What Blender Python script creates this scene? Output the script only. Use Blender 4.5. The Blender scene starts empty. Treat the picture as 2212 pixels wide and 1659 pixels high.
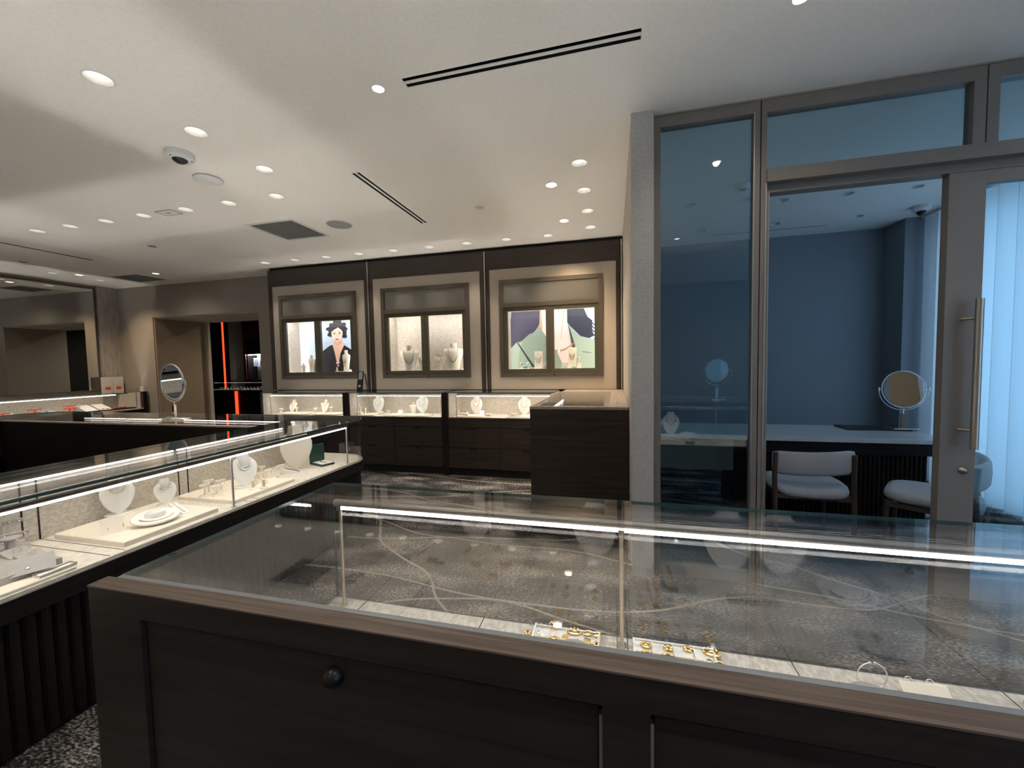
import bpy, math, random
from mathutils import Vector, Matrix, noise
random.seed(7)
S = bpy.context.scene
C = S.collection
# ------------------------------------------------------------------ camera
FPX, YAW, PITCH, ROLL, HC = 870.958, -0.247995, -0.0527757, -0.0192272, 1.38
_cy, _sy, _cp, _sp, _cr, _sr = math.cos(YAW), math.sin(YAW), math.cos(PITCH), math.sin(PITCH), math.cos(ROLL), math.sin(ROLL)
_fwd = Vector((_sy*_cp, _cy*_cp, _sp)); _right = Vector((_cy, -_sy, 0)); _up = _right.cross(_fwd)
_r2 = _cr*_right + _sr*_up; _u2 = -_sr*_right + _cr*_up
cam = bpy.data.cameras.new('camera'); cam.sensor_width = 36; cam.lens = FPX/2212*36; cam.clip_start = 0.02; cam.clip_end = 100
co = bpy.data.objects.new('camera', cam); C.objects.link(co); S.camera = co
co.matrix_world = Matrix(((_r2.x, _u2.x, -_fwd.x, 0), (_r2.y, _u2.y, -_fwd.y, 0), (_r2.z, _u2.z, -_fwd.z, HC), (0, 0, 0, 1)))
def at(x, y, ax, val):
    """the place in the room where the sight line through photo point (x, y) meets the plane axis=val"""
    d = _r2*((x-1106)/FPX) + _u2*(-(y-829.5)/FPX) + _fwd
    o = Vector((0, 0, HC)); t = (val-o[ax])/d[ax]
    return o + d*t
# ------------------------------------------------------------------ world, exposure
W = bpy.data.worlds.new('daylight'); S.world = W; W.use_nodes = True
W.node_tree.nodes['Background'].inputs[0].default_value = (0.42, 0.68, 1.0, 1)
W.node_tree.nodes['Background'].inputs[1].default_value = 1.2
S.view_settings.view_transform = 'Standard'; S.view_settings.look = 'None'
S.view_settings.exposure = 1.5; S.view_settings.gamma = 1; S.view_settings.use_curve_mapping = False
S.cycles.use_denoising = True
S.cycles.max_bounces = 9; S.cycles.diffuse_bounces = 4; S.cycles.glossy_bounces = 5
S.cycles.transmission_bounces = 6; S.cycles.transparent_max_bounces = 24
S.cycles.caustics_reflective = False; S.cycles.caustics_refractive = False
S.cycles.sample_clamp_indirect = 6
S.cycles.use_adaptive_sampling = True; S.cycles.adaptive_threshold = 0.02
LED_COL = (1.0, 0.965, 0.90); LED_P = 6.4       # showcase light bars
CAN_P = 16.0                                     # ceiling downlights (watt)
H = 2.87
# ------------------------------------------------------------------ materials
def mat(name, col, rough=0.6, metal=0.0, spec=0.5, noise_scale=None, col2=None, bump=0, emit=None, emit_p=0, coat=0):
    m = bpy.data.materials.new(name); m.use_nodes = True
    nt = m.node_tree; b = nt.nodes['Principled BSDF']
    b.inputs['Base Color'].default_value = (*col, 1); b.inputs['Roughness'].default_value = rough
    b.inputs['Metallic'].default_value = metal; b.inputs['Specular IOR Level'].default_value = spec
    if coat: b.inputs['Coat Weight'].default_value = coat
    if emit: b.inputs['Emission Color'].default_value = (*emit, 1); b.inputs['Emission Strength'].default_value = emit_p
    if noise_scale is None: noise_scale, col2 = 60, tuple(c*0.96 for c in col)
    tc = nt.nodes.new('ShaderNodeTexCoord'); mp = nt.nodes.new('ShaderNodeMapping')
    sc = noise_scale if isinstance(noise_scale, tuple) else (noise_scale,)*3
    mp.inputs['Scale'].default_value = sc
    n = nt.nodes.new('ShaderNodeTexNoise'); n.inputs['Scale'].default_value = 1; n.inputs['Detail'].default_value = 4
    nt.links.new(tc.outputs['Object'], mp.inputs[0]); nt.links.new(mp.outputs[0], n.inputs['Vector'])
    r = nt.nodes.new('ShaderNodeValToRGB'); r.color_ramp.elements[0].position = 0.38; r.color_ramp.elements[1].position = 0.62
    r.color_ramp.elements[0].color = (*(col2 or col), 1); r.color_ramp.elements[1].color = (*col, 1)
    nt.links.new(n.outputs['Fac'], r.inputs[0]); nt.links.new(r.outputs[0], b.inputs['Base Color'])
    if bump:
        bp = nt.nodes.new('ShaderNodeBump'); bp.inputs['Strength'].default_value = bump; bp.inputs['Distance'].default_value = 0.004
        nt.links.new(n.outputs['Fac'], bp.inputs['Height']); nt.links.new(bp.outputs[0], b.inputs['Normal'])
    return m
def emis(name, col, p):
    m = bpy.data.materials.new(name); m.use_nodes = True; nt = m.node_tree; nt.nodes.clear()
    e = nt.nodes.new('ShaderNodeEmission'); e.inputs[0].default_value = (*col, 1); e.inputs[1].default_value = p
    o = nt.nodes.new('ShaderNodeOutputMaterial'); nt.links.new(e.outputs[0], o.inputs[0]); return m
def glass(name, tint=(1, 1, 1), f0=0.04, gain=1.0):
    m = bpy.data.materials.new(name); m.use_nodes = True; nt = m.node_tree; nt.nodes.clear()
    N = nt.nodes.new; L = nt.links.new
    geo = N('ShaderNodeNewGeometry'); dot = N('ShaderNodeVectorMath'); dot.operation = 'DOT_PRODUCT'
    L(geo.outputs['Incoming'], dot.inputs[0]); L(geo.outputs['Normal'], dot.inputs[1])
    ab = N('ShaderNodeMath'); ab.operation = 'ABSOLUTE'; L(dot.outputs['Value'], ab.inputs[0])
    s1 = N('ShaderNodeMath'); s1.operation = 'SUBTRACT'; s1.inputs[0].default_value = 1; L(ab.outputs[0], s1.inputs[1])
    pw = N('ShaderNodeMath'); pw.operation = 'POWER'; pw.inputs[1].default_value = 5; L(s1.outputs[0], pw.inputs[0])
    ml = N('ShaderNodeMath'); ml.operation = 'MULTIPLY_ADD'; ml.inputs[1].default_value = 1-f0; ml.inputs[2].default_value = f0*gain
    L(pw.outputs[0], ml.inputs[0]); ml.use_clamp = True
    t = N('ShaderNodeBsdfTransparent'); t.inputs[0].default_value = (*tint, 1)
    g = N('ShaderNodeBsdfGlossy'); g.inputs['Roughness'].default_value = 0.0; g.inputs[0].default_value = (1, 1, 1, 1)
    mx = N('ShaderNodeMixShader'); o = N('ShaderNodeOutputMaterial')
    L(ml.outputs[0], mx.inputs[0]); L(t.outputs[0], mx.inputs[1]); L(g.outputs[0], mx.inputs[2]); L(mx.outputs[0], o.inputs[0])
    return m
def wood(name, c1, c2, sc, rough=0.45, spec=0.4):
    m = bpy.data.materials.new(name); m.use_nodes = True; nt = m.node_tree; b = nt.nodes['Principled BSDF']
    N = nt.nodes.new; L = nt.links.new
    tc = N('ShaderNodeTexCoord'); mp = N('ShaderNodeMapping'); mp.inputs['Scale'].default_value = sc
    n = N('ShaderNodeTexNoise'); n.inputs['Scale'].default_value = 1; n.inputs['Detail'].default_value = 6; n.inputs['Distortion'].default_value = 0.6
    L(tc.outputs['Object'], mp.inputs[0]); L(mp.outputs[0], n.inputs['Vector'])
    r = N('ShaderNodeValToRGB'); r.color_ramp.elements[0].position = 0.35; r.color_ramp.elements[1].position = 0.65
    r.color_ramp.elements[0].color = (*c1, 1); r.color_ramp.elements[1].color = (*c2, 1)
    L(n.outputs['Fac'], r.inputs[0]); L(r.outputs[0], b.inputs['Base Color'])
    b.inputs['Roughness'].default_value = rough; b.inputs['Specular IOR Level'].default_value = spec
    return m
M = {}
M['ceil'] = mat('ceiling paint', (0.90, 0.875, 0.82), 0.9)
M['wall'] = mat('taupe wall paint', (0.36, 0.32, 0.28), 0.85)
M['wall_tan'] = mat('tan passage paint', (0.42, 0.32, 0.21), 0.8)
M['wall_beige'] = mat('beige alcove paint', (0.62, 0.56, 0.49), 0.8)
M['wallpaper'] = mat('streaked wallpaper', (0.50, 0.46, 0.42), 0.7, noise_scale=(90, 90, 5), col2=(0.33, 0.30, 0.27), bump=0.4)
M['linen'] = mat('linen wallpaper', (0.64, 0.605, 0.565), 0.85, noise_scale=(260, 260, 90), col2=(0.50, 0.47, 0.44), bump=0.3)
M['office_wall'] = mat('grey office wall paint', (0.26, 0.28, 0.31), 0.85)
M['dark'] = wood('espresso wood', (0.009, 0.0065, 0.0055), (0.017, 0.0125, 0.0105), (3, 3, 60), 0.5, 0.25)
M['dark_x'] = wood('espresso veneer', (0.029, 0.0215, 0.018), (0.049, 0.037, 0.031), (2, 14, 40), 0.45, 0.35)
M['top'] = wood('brown oak top', (0.15, 0.108, 0.085), (0.25, 0.19, 0.155), (3, 110, 60), 0.4)
M['top_y'] = wood('brown oak top lengthwise', (0.30, 0.24, 0.20), (0.46, 0.385, 0.33), (60, 4, 60), 0.4)
M['bronze'] = mat('bronze frame', (0.115, 0.095, 0.075), 0.4, 0.3)
M['header'] = wood('dark brown header', (0.042, 0.032, 0.027), (0.052, 0.040, 0.034), (2, 20, 40), 0.4)
M['panel'] = mat('champagne panel', (0.54, 0.48, 0.41), 0.45, 0.15)
M['inset'] = mat('smoked upper panel', (0.24, 0.23, 0.21), 0.25, 0.4)
M['doorframe'] = mat('olive bronze door frame', (0.10, 0.09, 0.065), 0.4, 0.3)
M['partition'] = mat('taupe partition frame', (0.27, 0.228, 0.198), 0.45)
M['steel'] = mat('brushed steel', (0.62, 0.56, 0.48), 0.35, 1.0)
M['alu'] = mat('aluminium', (0.62, 0.60, 0.58), 0.4, 0.9)
M['chrome'] = mat('chrome', (0.85, 0.85, 0.85), 0.06, 1.0)
M['mirror'] = mat('mirror silvering', (0.83, 0.84, 0.82), 0.01, 1.0)
M['black'] = mat('black plastic', (0.01, 0.01, 0.011), 0.3)
M['blackm'] = mat('matt black', (0.006, 0.006, 0.006), 0.8)
M['white'] = mat('white plastic', (0.80, 0.80, 0.80), 0.45)
M['trimw'] = mat('white lamp trim', (0.78, 0.78, 0.76), 0.5)
M['grey'] = mat('grey grille', (0.30, 0.31, 0.30), 0.6, noise_scale=400, col2=(0.18, 0.19, 0.185))
M['greyl'] = mat('light grey speaker cloth', (0.36, 0.37, 0.37), 0.7)
M['fabric'] = mat('mottled champagne fabric', (0.72, 0.67, 0.59), 0.8, noise_scale=(50, 60, 90), col2=(0.55, 0.505, 0.44))
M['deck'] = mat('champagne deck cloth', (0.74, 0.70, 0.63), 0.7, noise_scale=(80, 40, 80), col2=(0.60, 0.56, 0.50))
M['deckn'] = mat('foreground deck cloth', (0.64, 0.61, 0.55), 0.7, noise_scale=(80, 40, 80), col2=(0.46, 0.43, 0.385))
M['rail'] = mat('anodised grey rail', (0.40, 0.43, 0.47), 0.45, 0.35)
M['leather'] = mat('cream leatherette', (0.86, 0.80, 0.68), 0.55, noise_scale=300, col2=(0.82, 0.76, 0.64))
M['leatherw'] = mat('white leatherette', (0.88, 0.87, 0.84), 0.5, noise_scale=300, col2=(0.84, 0.83, 0.80))
M['greyle'] = mat('grey leatherette', (0.42, 0.40, 0.38), 0.55)
M['gold'] = mat('gold', (0.95, 0.68, 0.28), 0.18, 1.0)
M['silver'] = mat('silver', (0.86, 0.85, 0.82), 0.16, 1.0)
M['rose'] = mat('rose copper', (0.75, 0.42, 0.28), 0.25, 1.0)
M['dsilver'] = mat('oxidised silver', (0.25, 0.24, 0.23), 0.25, 1.0)
M['gem_b'] = mat('blue gem', (0.05, 0.45, 0.55), 0.1)
M['orange'] = mat('orange acrylic', (0.85, 0.11, 0.04), 0.4)
M['paper'] = mat('cream paper board', (0.74, 0.71, 0.64), 0.7)
M['green'] = mat('dark green leather', (0.014, 0.050, 0.038), 0.35)
M['tube'] = mat('shaded bar metal', (0.07, 0.062, 0.056), 0.4, 0.6)  # dark tone paints in the unlit side of the island light bars
M['aqua'] = mat('aqua cushion', (0.28, 0.62, 0.60), 0.7)
M['desk'] = mat('white quartz desk top', (0.62, 0.63, 0.66), 0.15)
M['chairf'] = mat('grey chair fabric', (0.55, 0.55, 0.58), 0.9, noise_scale=250, col2=(0.45, 0.45, 0.48))
M['chairw'] = wood('walnut chair wood', (0.055, 0.035, 0.025), (0.09, 0.06, 0.045), (10, 10, 3))
M['led'] = emis('light bar', LED_COL, LED_P)
M['led2'] = emis('light strip', LED_COL, LED_P*0.55)
M['can'] = emis('downlight lamp', (1.0, 0.92, 0.80), 3.0)
M['canw'] = emis('adjustable spot lamp', (1.0, 0.80, 0.52), 16)
M['red'] = emis('red light strip', (1.0, 0.06, 0.015), .75)
M['gl'] = glass('showcase glass', f0=0.05)
M['gl_f'] = glass('foreground front glass', f0=0.10)
M['gl_o'] = glass('office glass', (0.80, 0.90, 0.93), 0.06, 1.3)
M['edge'] = mat('green glass edge', (0.035, 0.11, 0.11), 0.15)
M['up'] = emis('narrow uplight strip', LED_COL, 360)  # added glow for the ceiling bands that glass tops would throw back
M['up2'] = emis('wide uplight strip', LED_COL, 300)  # added wide glow that lifts the ceiling's brightness
M['up2n'] = emis('foreground uplight strip', LED_COL, 600)  # added glow above the foreground counter, brightening the ceiling
M['ledn'] = emis('foreground light bar', LED_COL, LED_P*1.6)
M['ledw'] = emis('wall counter light bar', LED_COL, LED_P*2.1)
M['ledbay'] = emis('display bay light strip', (1.0, .95, .88), 19)
def carpet():
    m = bpy.data.materials.new('veined charcoal carpet'); m.use_nodes = True; nt = m.node_tree; b = nt.nodes['Principled BSDF']
    N = nt.nodes.new; L = nt.links.new
    tc = N('ShaderNodeTexCoord')
    def ns(scale, det, vec=None, dist=0):
        n = N('ShaderNodeTexNoise'); n.inputs['Scale'].default_value = scale; n.inputs['Detail'].default_value = det; n.inputs['Distortion'].default_value = dist
        L(vec or tc.outputs['Object'], n.inputs['Vector']); return n
    mp = N('ShaderNodeMapping'); mp.inputs['Scale'].default_value = (1, 2.2, 1); L(tc.outputs['Object'], mp.inputs[0])
    fine = ns(55, 3, mp.outputs[0]); big = ns(2.2, 3, mp.outputs[0])
    add = N('ShaderNodeMath'); add.operation = 'MULTIPLY_ADD'; add.inputs[1].default_value = 0.45; L(big.outputs['Fac'], add.inputs[0])
    m2 = N('ShaderNodeMath'); m2.operation = 'MULTIPLY'; m2.inputs[1].default_value = 0.55; L(fine.outputs['Fac'], m2.inputs[0]); L(m2.outputs[0], add.inputs[2])
    r = N('ShaderNodeValToRGB'); e = r.color_ramp.elements
    e[0].position = 0.42; e[0].color = (0.014, 0.014, 0.016, 1); e[1].position = 0.61; e[1].color = (0.48, 0.44, 0.405, 1)
    x = r.color_ramp.elements.new(0.51); x.color = (0.07, 0.068, 0.069, 1)
    L(add.outputs[0], r.inputs[0])
    prev = r.outputs[0]
    for i, (ang, freq, w) in enumerate(((8, 1.35, 0.0115), (-14, 1.0, 0.009), (40, 0.5, 0.0055))):
        mp2 = N('ShaderNodeMapping'); mp2.inputs['Rotation'].default_value = (0, 0, math.radians(ang)); mp2.inputs['Location'].default_value = (i*3.3, i*1.7+.3, 0)
        L(tc.outputs['Object'], mp2.inputs[0])
        nz = ns(0.7+0.2*i, 1, mp2.outputs[0]); sx = N('ShaderNodeSeparateXYZ'); L(mp2.outputs[0], sx.inputs[0])
        ma = N('ShaderNodeMath'); ma.operation = 'MULTIPLY_ADD'; ma.inputs[1].default_value = 0.6; L(nz.outputs['Fac'], ma.inputs[0]); L(sx.outputs['Y'], ma.inputs[2])
        mu = N('ShaderNodeMath'); mu.operation = 'MULTIPLY'; mu.inputs[1].default_value = freq; L(ma.outputs[0], mu.inputs[0])
        fr = N('ShaderNodeMath'); fr.operation = 'FRACT'; L(mu.outputs[0], fr.inputs[0])
        sb = N('ShaderNodeMath'); sb.operation = 'SUBTRACT'; sb.inputs[1].default_value = 0.5; L(fr.outputs[0], sb.inputs[0])
        ab = N('ShaderNodeMath'); ab.operation = 'ABSOLUTE'; L(sb.outputs[0], ab.inputs[0])
        lt = N('ShaderNodeMath'); lt.operation = 'LESS_THAN'; lt.inputs[1].default_value = w; L(ab.outputs[0], lt.inputs[0])
        br = N('ShaderNodeMath'); br.operation = 'MULTIPLY'; L(lt.outputs[0], br.inputs[0])
        th = N('ShaderNodeMath'); th.operation = 'MULTIPLY_ADD'; th.use_clamp = True; th.inputs[1].default_value = 1.5; th.inputs[2].default_value = 0.1
        L(fine.outputs['Fac'], th.inputs[0]); L(th.outputs[0], br.inputs[1])
        mx = N('ShaderNodeMixRGB'); mx.inputs[2].default_value = (0.55, 0.49, 0.44, 1); L(br.outputs[0], mx.inputs[0]); L(prev, mx.inputs[1]); prev = mx.outputs[0]
    L(prev, b.inputs['Base Color']); b.inputs['Roughness'].default_value = 0.95; b.inputs['Specular IOR Level'].default_value = 0.1
    return m
M['carpet'] = carpet()
def curtain_mat():
    m = bpy.data.materials.new('sheer curtain cloth'); m.use_nodes = True; nt = m.node_tree; nt.nodes.clear()
    N = nt.nodes.new; L = nt.links.new
    d = N('ShaderNodeBsdfDiffuse'); d.inputs[0].default_value = (0.75, 0.78, 0.80, 1)
    t = N('ShaderNodeBsdfTranslucent'); t.inputs[0].default_value = (0.80, 0.84, 0.86, 1)
    mx = N('ShaderNodeMixShader'); mx.inputs[0].default_value = 0.62; o = N('ShaderNodeOutputMaterial')
    L(d.outputs[0], mx.inputs[1]); L(t.outputs[0], mx.inputs[2]); L(mx.outputs[0], o.inputs[0]); return m
M['curtain'] = curtain_mat()
# ------------------------------------------------------------------ mesh builder
class MB:
    def __init__(s): s.v = []; s.f = []; s.m = []; s.sm = []; s.mats = []
    def mi(s, m):
        if m not in s.mats: s.mats.append(m)
        return s.mats.index(m)
    def add(s, vs, fs, m, smooth=False):
        b = len(s.v); s.v += [Vector(v) for v in vs]; k = s.mi(m)
        for f in fs: s.f.append([b+i for i in f]); s.m.append(k); s.sm.append(smooth)
        return s
    def box(s, x0, y0, z0, x1, y1, z1, m):
        x0, x1 = min(x0, x1), max(x0, x1); y0, y1 = min(y0, y1), max(y0, y1); z0, z1 = min(z0, z1), max(z0, z1)
        return s.add([(x0, y0, z0), (x1, y0, z0), (x1, y1, z0), (x0, y1, z0), (x0, y0, z1), (x1, y0, z1), (x1, y1, z1), (x0, y1, z1)],
              [(0, 3, 2, 1), (4, 5, 6, 7), (0, 1, 5, 4), (1, 2, 6, 5), (2, 3, 7, 6), (3, 0, 4, 7)], m)
    def bev(s, x0, y0, z0, x1, y1, z1, m, r=0.004):
        """box with chamfered vertical and top edges"""
        q = lambda a, b, c, d, e: [(a+e, b, 0), (c-e, b, 0), (c, b+e, 0), (c, d-e, 0), (c-e, d, 0), (a+e, d, 0), (a, d-e, 0), (a, b+e, 0)]
        o = [(p[0], p[1]) for p in q(x0, y0, x1, y1, r)]; i = [(p[0], p[1]) for p in q(x0+r, y0+r, x1-r, y1-r, r*.6)]
        rings = [[(x, y, z0) for x, y in o], [(x, y, z1-r) for x, y in o], [(x, y, z1) for x, y in i]]
        return s.loft(rings, m)
    def loft(s, rings, m, cap=True, smooth=False, closed=True):
        n = len(rings[0]); vs = [p for r in rings for p in r]; fs = []
        for k in range(len(rings)-1):
            for i in range(n if closed else n-1):
                j = (i+1) % n; fs.append((k*n+i, k*n+j, (k+1)*n+j, (k+1)*n+i))
        s.add(vs, fs, m, smooth)
        if cap: s.add(rings[0], [tuple(range(n))[::-1]], m); s.add(rings[-1], [tuple(range(n))], m)
        return s
    def frame(s, ax, p0, p1, a0, b0, a1, b1, w, m):
        """rectangular frame of bar width w lying across axis ax from p0 to p1"""
        for (u0, v0, u1, v1) in ((a0, b0, a1, b0+w), (a0, b1-w, a1, b1), (a0, b0+w, a0+w, b1-w), (a1-w, b0+w, a1, b1-w)):
            if ax == 1: s.box(u0, p0, v0, u1, p1, v1, m)
            elif ax == 0: s.box(p0, u0, v0, p1, u1, v1, m)
            else: s.box(u0, v0, p0, u1, v1, p1, m)
        return s
    def cyl(s, p0, p1, r0, m, r1=None, n=16, cap=True, smooth=True):
        p0, p1 = Vector(p0), Vector(p1); r1 = r0 if r1 is None else r1
        d = (p1-p0).normalized(); a = d.orthogonal().normalized(); b = d.cross(a)
        R = lambda c, r: [c + (a*math.cos(2*math.pi*i/n) + b*math.sin(2*math.pi*i/n))*r for i in range(n)]
        return s.loft([R(p0, r0), R(p1, r1)], m, cap, smooth)
    def tube(s, pts, r, m, n=8, closed=False, smooth=True):
        pts = [Vector(p) for p in pts]; k = len(pts); rings = []; up = None
        for i, p in enumerate(pts):
            if closed: d = pts[(i+1) % k]-pts[i-1]
            else: d = pts[min(i+1, k-1)]-pts[max(i-1, 0)]
            d.normalize()
            a = (up - d*up.dot(d)) if up is not None else d.orthogonal()
            if a.length < 1e-6: a = d.orthogonal()
            a.normalize(); up = a; b = d.cross(a)
            rings.append([p + (a*math.cos(2*math.pi*j/n) + b*math.sin(2*math.pi*j/n))*r for j in range(n)])
        if closed: rings.append(rings[0])
        return s.loft(rings, m, not closed, smooth)
    def lathe(s, prof, c, m, n=24, sx=1, sy=1, smooth=True, cap=True):
        c = Vector(c)
        return s.loft([[c+Vector((r*sx*math.cos(2*math.pi*i/n), r*sy*math.sin(2*math.pi*i/n), z)) for i in range(n)] for r, z in prof], m, cap, smooth)
    def ball(s, c, r, m, n=10, sz=1, sx=1, sy=1):
        k = max(4, n//2); pr = [(r*math.sin(math.pi*i/k)+1e-5, -r*sz*math.cos(math.pi*i/k)) for i in range(k+1)]
        return s.lathe(pr, c, m, n, sx, sy)
    def prism(s, poly, z0, z1, m, edge=None):
        """poly: list of (x, y), lower face z0 upper face z1"""
        n = len(poly); a = [(x, y, z0) for x, y in poly]; b = [(x, y, z1) for x, y in poly]
        s.add(a, [tuple(range(n))[::-1]], m); s.add(b, [tuple(range(n))], m)
        return s.loft([a, b], edge or m, False)
    def xf(s, mtx, start=0):
        for i in range(start, len(s.v)): s.v[i] = mtx @ s.v[i]
        return s
    def build(s, name, parent=None, origin=(0, 0, 0)):
        me = bpy.data.meshes.new(name); o = Vector(origin)
        me.from_pydata([tuple(v-o) for v in s.v], [], s.f)
        for m in s.mats: me.materials.append(M[m] if isinstance(m, str) else m)
        me.polygons.foreach_set('material_index', s.m); me.polygons.foreach_set('use_smooth', s.sm); me.update()
        ob = bpy.data.objects.new(name, me); C.objects.link(ob)
        if parent: ob.parent = parent
        else: ob.location = o
        return ob
def thing(name, label, cat, loc=(0, 0, 0), rz=0, group=None):
    o = bpy.data.objects.new(name, None); C.objects.link(o); o.location = loc; o.rotation_euler = (0, 0, rz); o.empty_display_size = 0.05
    return tag(o, label, cat, group)
def tag(o, label, cat, group=None):
    o['label'] = label; o['category'] = cat
    if group: o['group'] = group
    return o
def struct(name, mb, parent=None):
    o = mb.build(name, parent)
    if not parent: o['kind'] = 'structure'
    return o
def dup(r, loc, rz=None, label=None, group=None, scale=None):
    n = r.copy(); C.objects.link(n); n.location = loc
    if rz is not None: n.rotation_euler = (0, 0, rz)
    if scale: n.scale = (scale,)*3
    if label: n['label'] = label
    if group: n['group'] = group
    for c in list(r.children):
        d = c.copy(); C.objects.link(d); d.parent = n
        for g in list(c.children):
            e = g.copy(); C.objects.link(e); e.parent = d
    return n
ORD = ['first', 'second', 'third', 'fourth', 'fifth', 'sixth', 'seventh', 'eighth', 'ninth', 'tenth', 'eleventh', 'twelfth']
# ================================================================== ROOM SHELL
struct('floor', MB().box(-13.5, -3.4, -0.06, 4.3, 11.5, 0, 'carpet'))
# ceiling with real openings
cans = []      # (x, y, radius, kind, label)
for i, y in enumerate((1.565, 2.062, 2.576)): cans.append((-2.545, y, 0.062, 'wash', ('nearest', 'second', 'third')[i] + ' large recessed downlight in the row running into the room', 'row over the island aisle'))
for i, x in enumerate((-2.85, -3.37, -3.875, -4.405, -4.91, -5.42, -5.915)): cans.append((x, 2.997, 0.062, 'wash', ORD[i] + ' recessed downlight from the right in the row over the island back counter', 'row over the island back counter'))
for i in range(9): cans.append((-0.745-0.5085*i, 4.808, 0.062, 'wash', ORD[i] + ' recessed downlight from the right in the row before the display wall', 'row before the display wall'))
for i, y in enumerate((3.157, 3.66, 4.159, 4.661)): cans.append((-0.245, y, 0.062, 'wash', ORD[i] + ' recessed downlight from the front in the alcove row by the glass office', 'alcove downlight row'))
cans.append((-0.502, 3.47, 0.05, 'spot', 'front of the two bright yellow adjustable spots in the alcove ceiling', 'adjustable spots'))
cans.append((-0.502, 4.367, 0.05, 'spot', 'rear of the two bright yellow adjustable spots in the alcove ceiling', 'adjustable spots'))
for j_, (x, y) in enumerate(((-2.545, 1.06), (-2.545, .55), (-2.545, .05), (-2.545, -.45), (-2.545, -.95))): cans.append((x, y, 0.062, 'wash', ORD[j_] + ' recessed downlight behind the nearest visible one, over the island', 'row over the island aisle'))
for j_, (x, y) in enumerate(((-1.225, 0.02), (.765, 0.02), (2.75, 2.0), (2.75, 0.02), (-1.225, -1.98), (.765, -1.98), (2.75, -1.98), (-4.2, .5), (-5.9, 1.0), (-7.6, 1.5))): cans.append((x, y, 0.033, 'disc', ORD[j_] + ' small flush light added out of view behind or beside the camera', 'small flush lights'))  # unseen lamps carry the ceiling grid on, added to fill the shop front
cans.append((-1.225, 2.02, 0.033, 'disc', 'small round flush light left of the long ceiling slot', 'small flush lights'))
cans.append((0.765, 2.005, 0.033, 'disc', 'small round flush light at the top edge of the photo', 'small flush lights'))
cans.append((-6.9, 4.813, 0.045, 'disc', 'small flush light in front of the far doorway', 'small flush lights'))
for i, y in enumerate((4.311, 4.898)): cans.append((-8.235, y, 0.062, 'wash', ('front', 'rear')[i] + ' recessed downlight along the mirror wall', 'mirror wall downlights'))
cans.append((-8.05, 4.516, 0.05, 'spot', 'bright adjustable spot near the mirror wall', 'adjustable spots'))
off = [(1.089-.03, 3.948), (1.224, 4.32), (1.561, 4.434), (2.089, 4.44), (2.614, 4.445), (2.536, 5.182), (1.754, 5.178), (0.989, 5.168), (0.721, 4.295)]
slots = [(-1.066, 1.985, 0.13, 2.052), (-1.964, 2.818, -1.90, 3.99), (-6.84, 1.3, -6.80, 3.985), (1.16, 5.395, 2.365, 5.425)]
grille = [(-3.70, 3.51, -3.17, 4.03), (-7.80, 4.75, -7.20, 5.20)]
cb = MB().box(-9.1, -3.4, H, 4.3, 6.46, H+0.16, 'ceil')
cob = cb.build('ceiling')
cut = MB()
for x, y, r, k, l, g in cans: cut.cyl((x, y, H-.05), (x, y, H+.10), r, 'ceil', n=28)
for x, y in off[1:]: cut.cyl((x, y, H-.05), (x, y, H+.10), 0.055, 'ceil', n=24)
for a in slots+grille: cut.box(a[0], a[1], H-.05, a[2], a[3], H+.08, 'ceil')
cuto = cut.build('cutter')
bm_ = cob.modifiers.new('b', 'BOOLEAN'); bm_.object = cuto; bm_.solver = 'EXACT'; bm_.operation = 'DIFFERENCE'
bpy.context.view_layer.update()
nm = bpy.data.meshes.new_from_object(cob.evaluated_get(bpy.context.evaluated_depsgraph_get()))
cob.modifiers.clear(); cob.data = nm; bpy.data.objects.remove(cuto, do_unlink=True)
cob['kind'] = 'structure'
# far wall with passage, continues behind the display wall
w = MB().box(-9.1, 5.48, 0, -8.0, 6.45, H, 'wall').box(-5.68, 5.48, 0, -5.045, 6.45, H, 'wall').box(-8.0, 5.48, 2.31, -5.68, 6.45, H, 'wall')
w.box(-5.045, 5.42, 0, 0.11, 6.45, H, 'wall')
struct('wall_far', w)
struct('trim_1', MB().box(-8.0, 5.50, 0, -7.985, 6.44, 2.31, 'wall_tan').box(-7.985, 6.40, 0, -7.90, 6.45, 2.31, 'wall_beige'))
struct('trim_2', MB().box(-7.985, 5.50, 2.295, -5.68, 6.44, 2.31, 'wall_beige'))
# left wall with the textured column beside the mirror
struct('wall_left', MB().box(-9.1, -3.4, 0, -8.87, 5.48, H, 'wall'))
struct('trim_3', MB().box(-8.87, 5.175, 0, -8.82, 5.48, H, 'wallpaper'))
# alcove divider: beige inside, linen wallpaper end
struct('wall_alcove', MB().box(0.11, 2.65, 0, 0.235, 5.9, H, 'wall_beige'))
struct('trim_4', MB().box(0.108, 2.622, 0, 0.237, 2.65, H, 'linen'))
# office walls
struct('wall_office_back', MB().box(0.235, 5.74, 0, 3.6, 5.9, H, 'office_wall'))
struct('wall_office_corner', MB().box(3.09, 5.40, 0, 3.6, 5.74, H, 'office_wall'))
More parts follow.
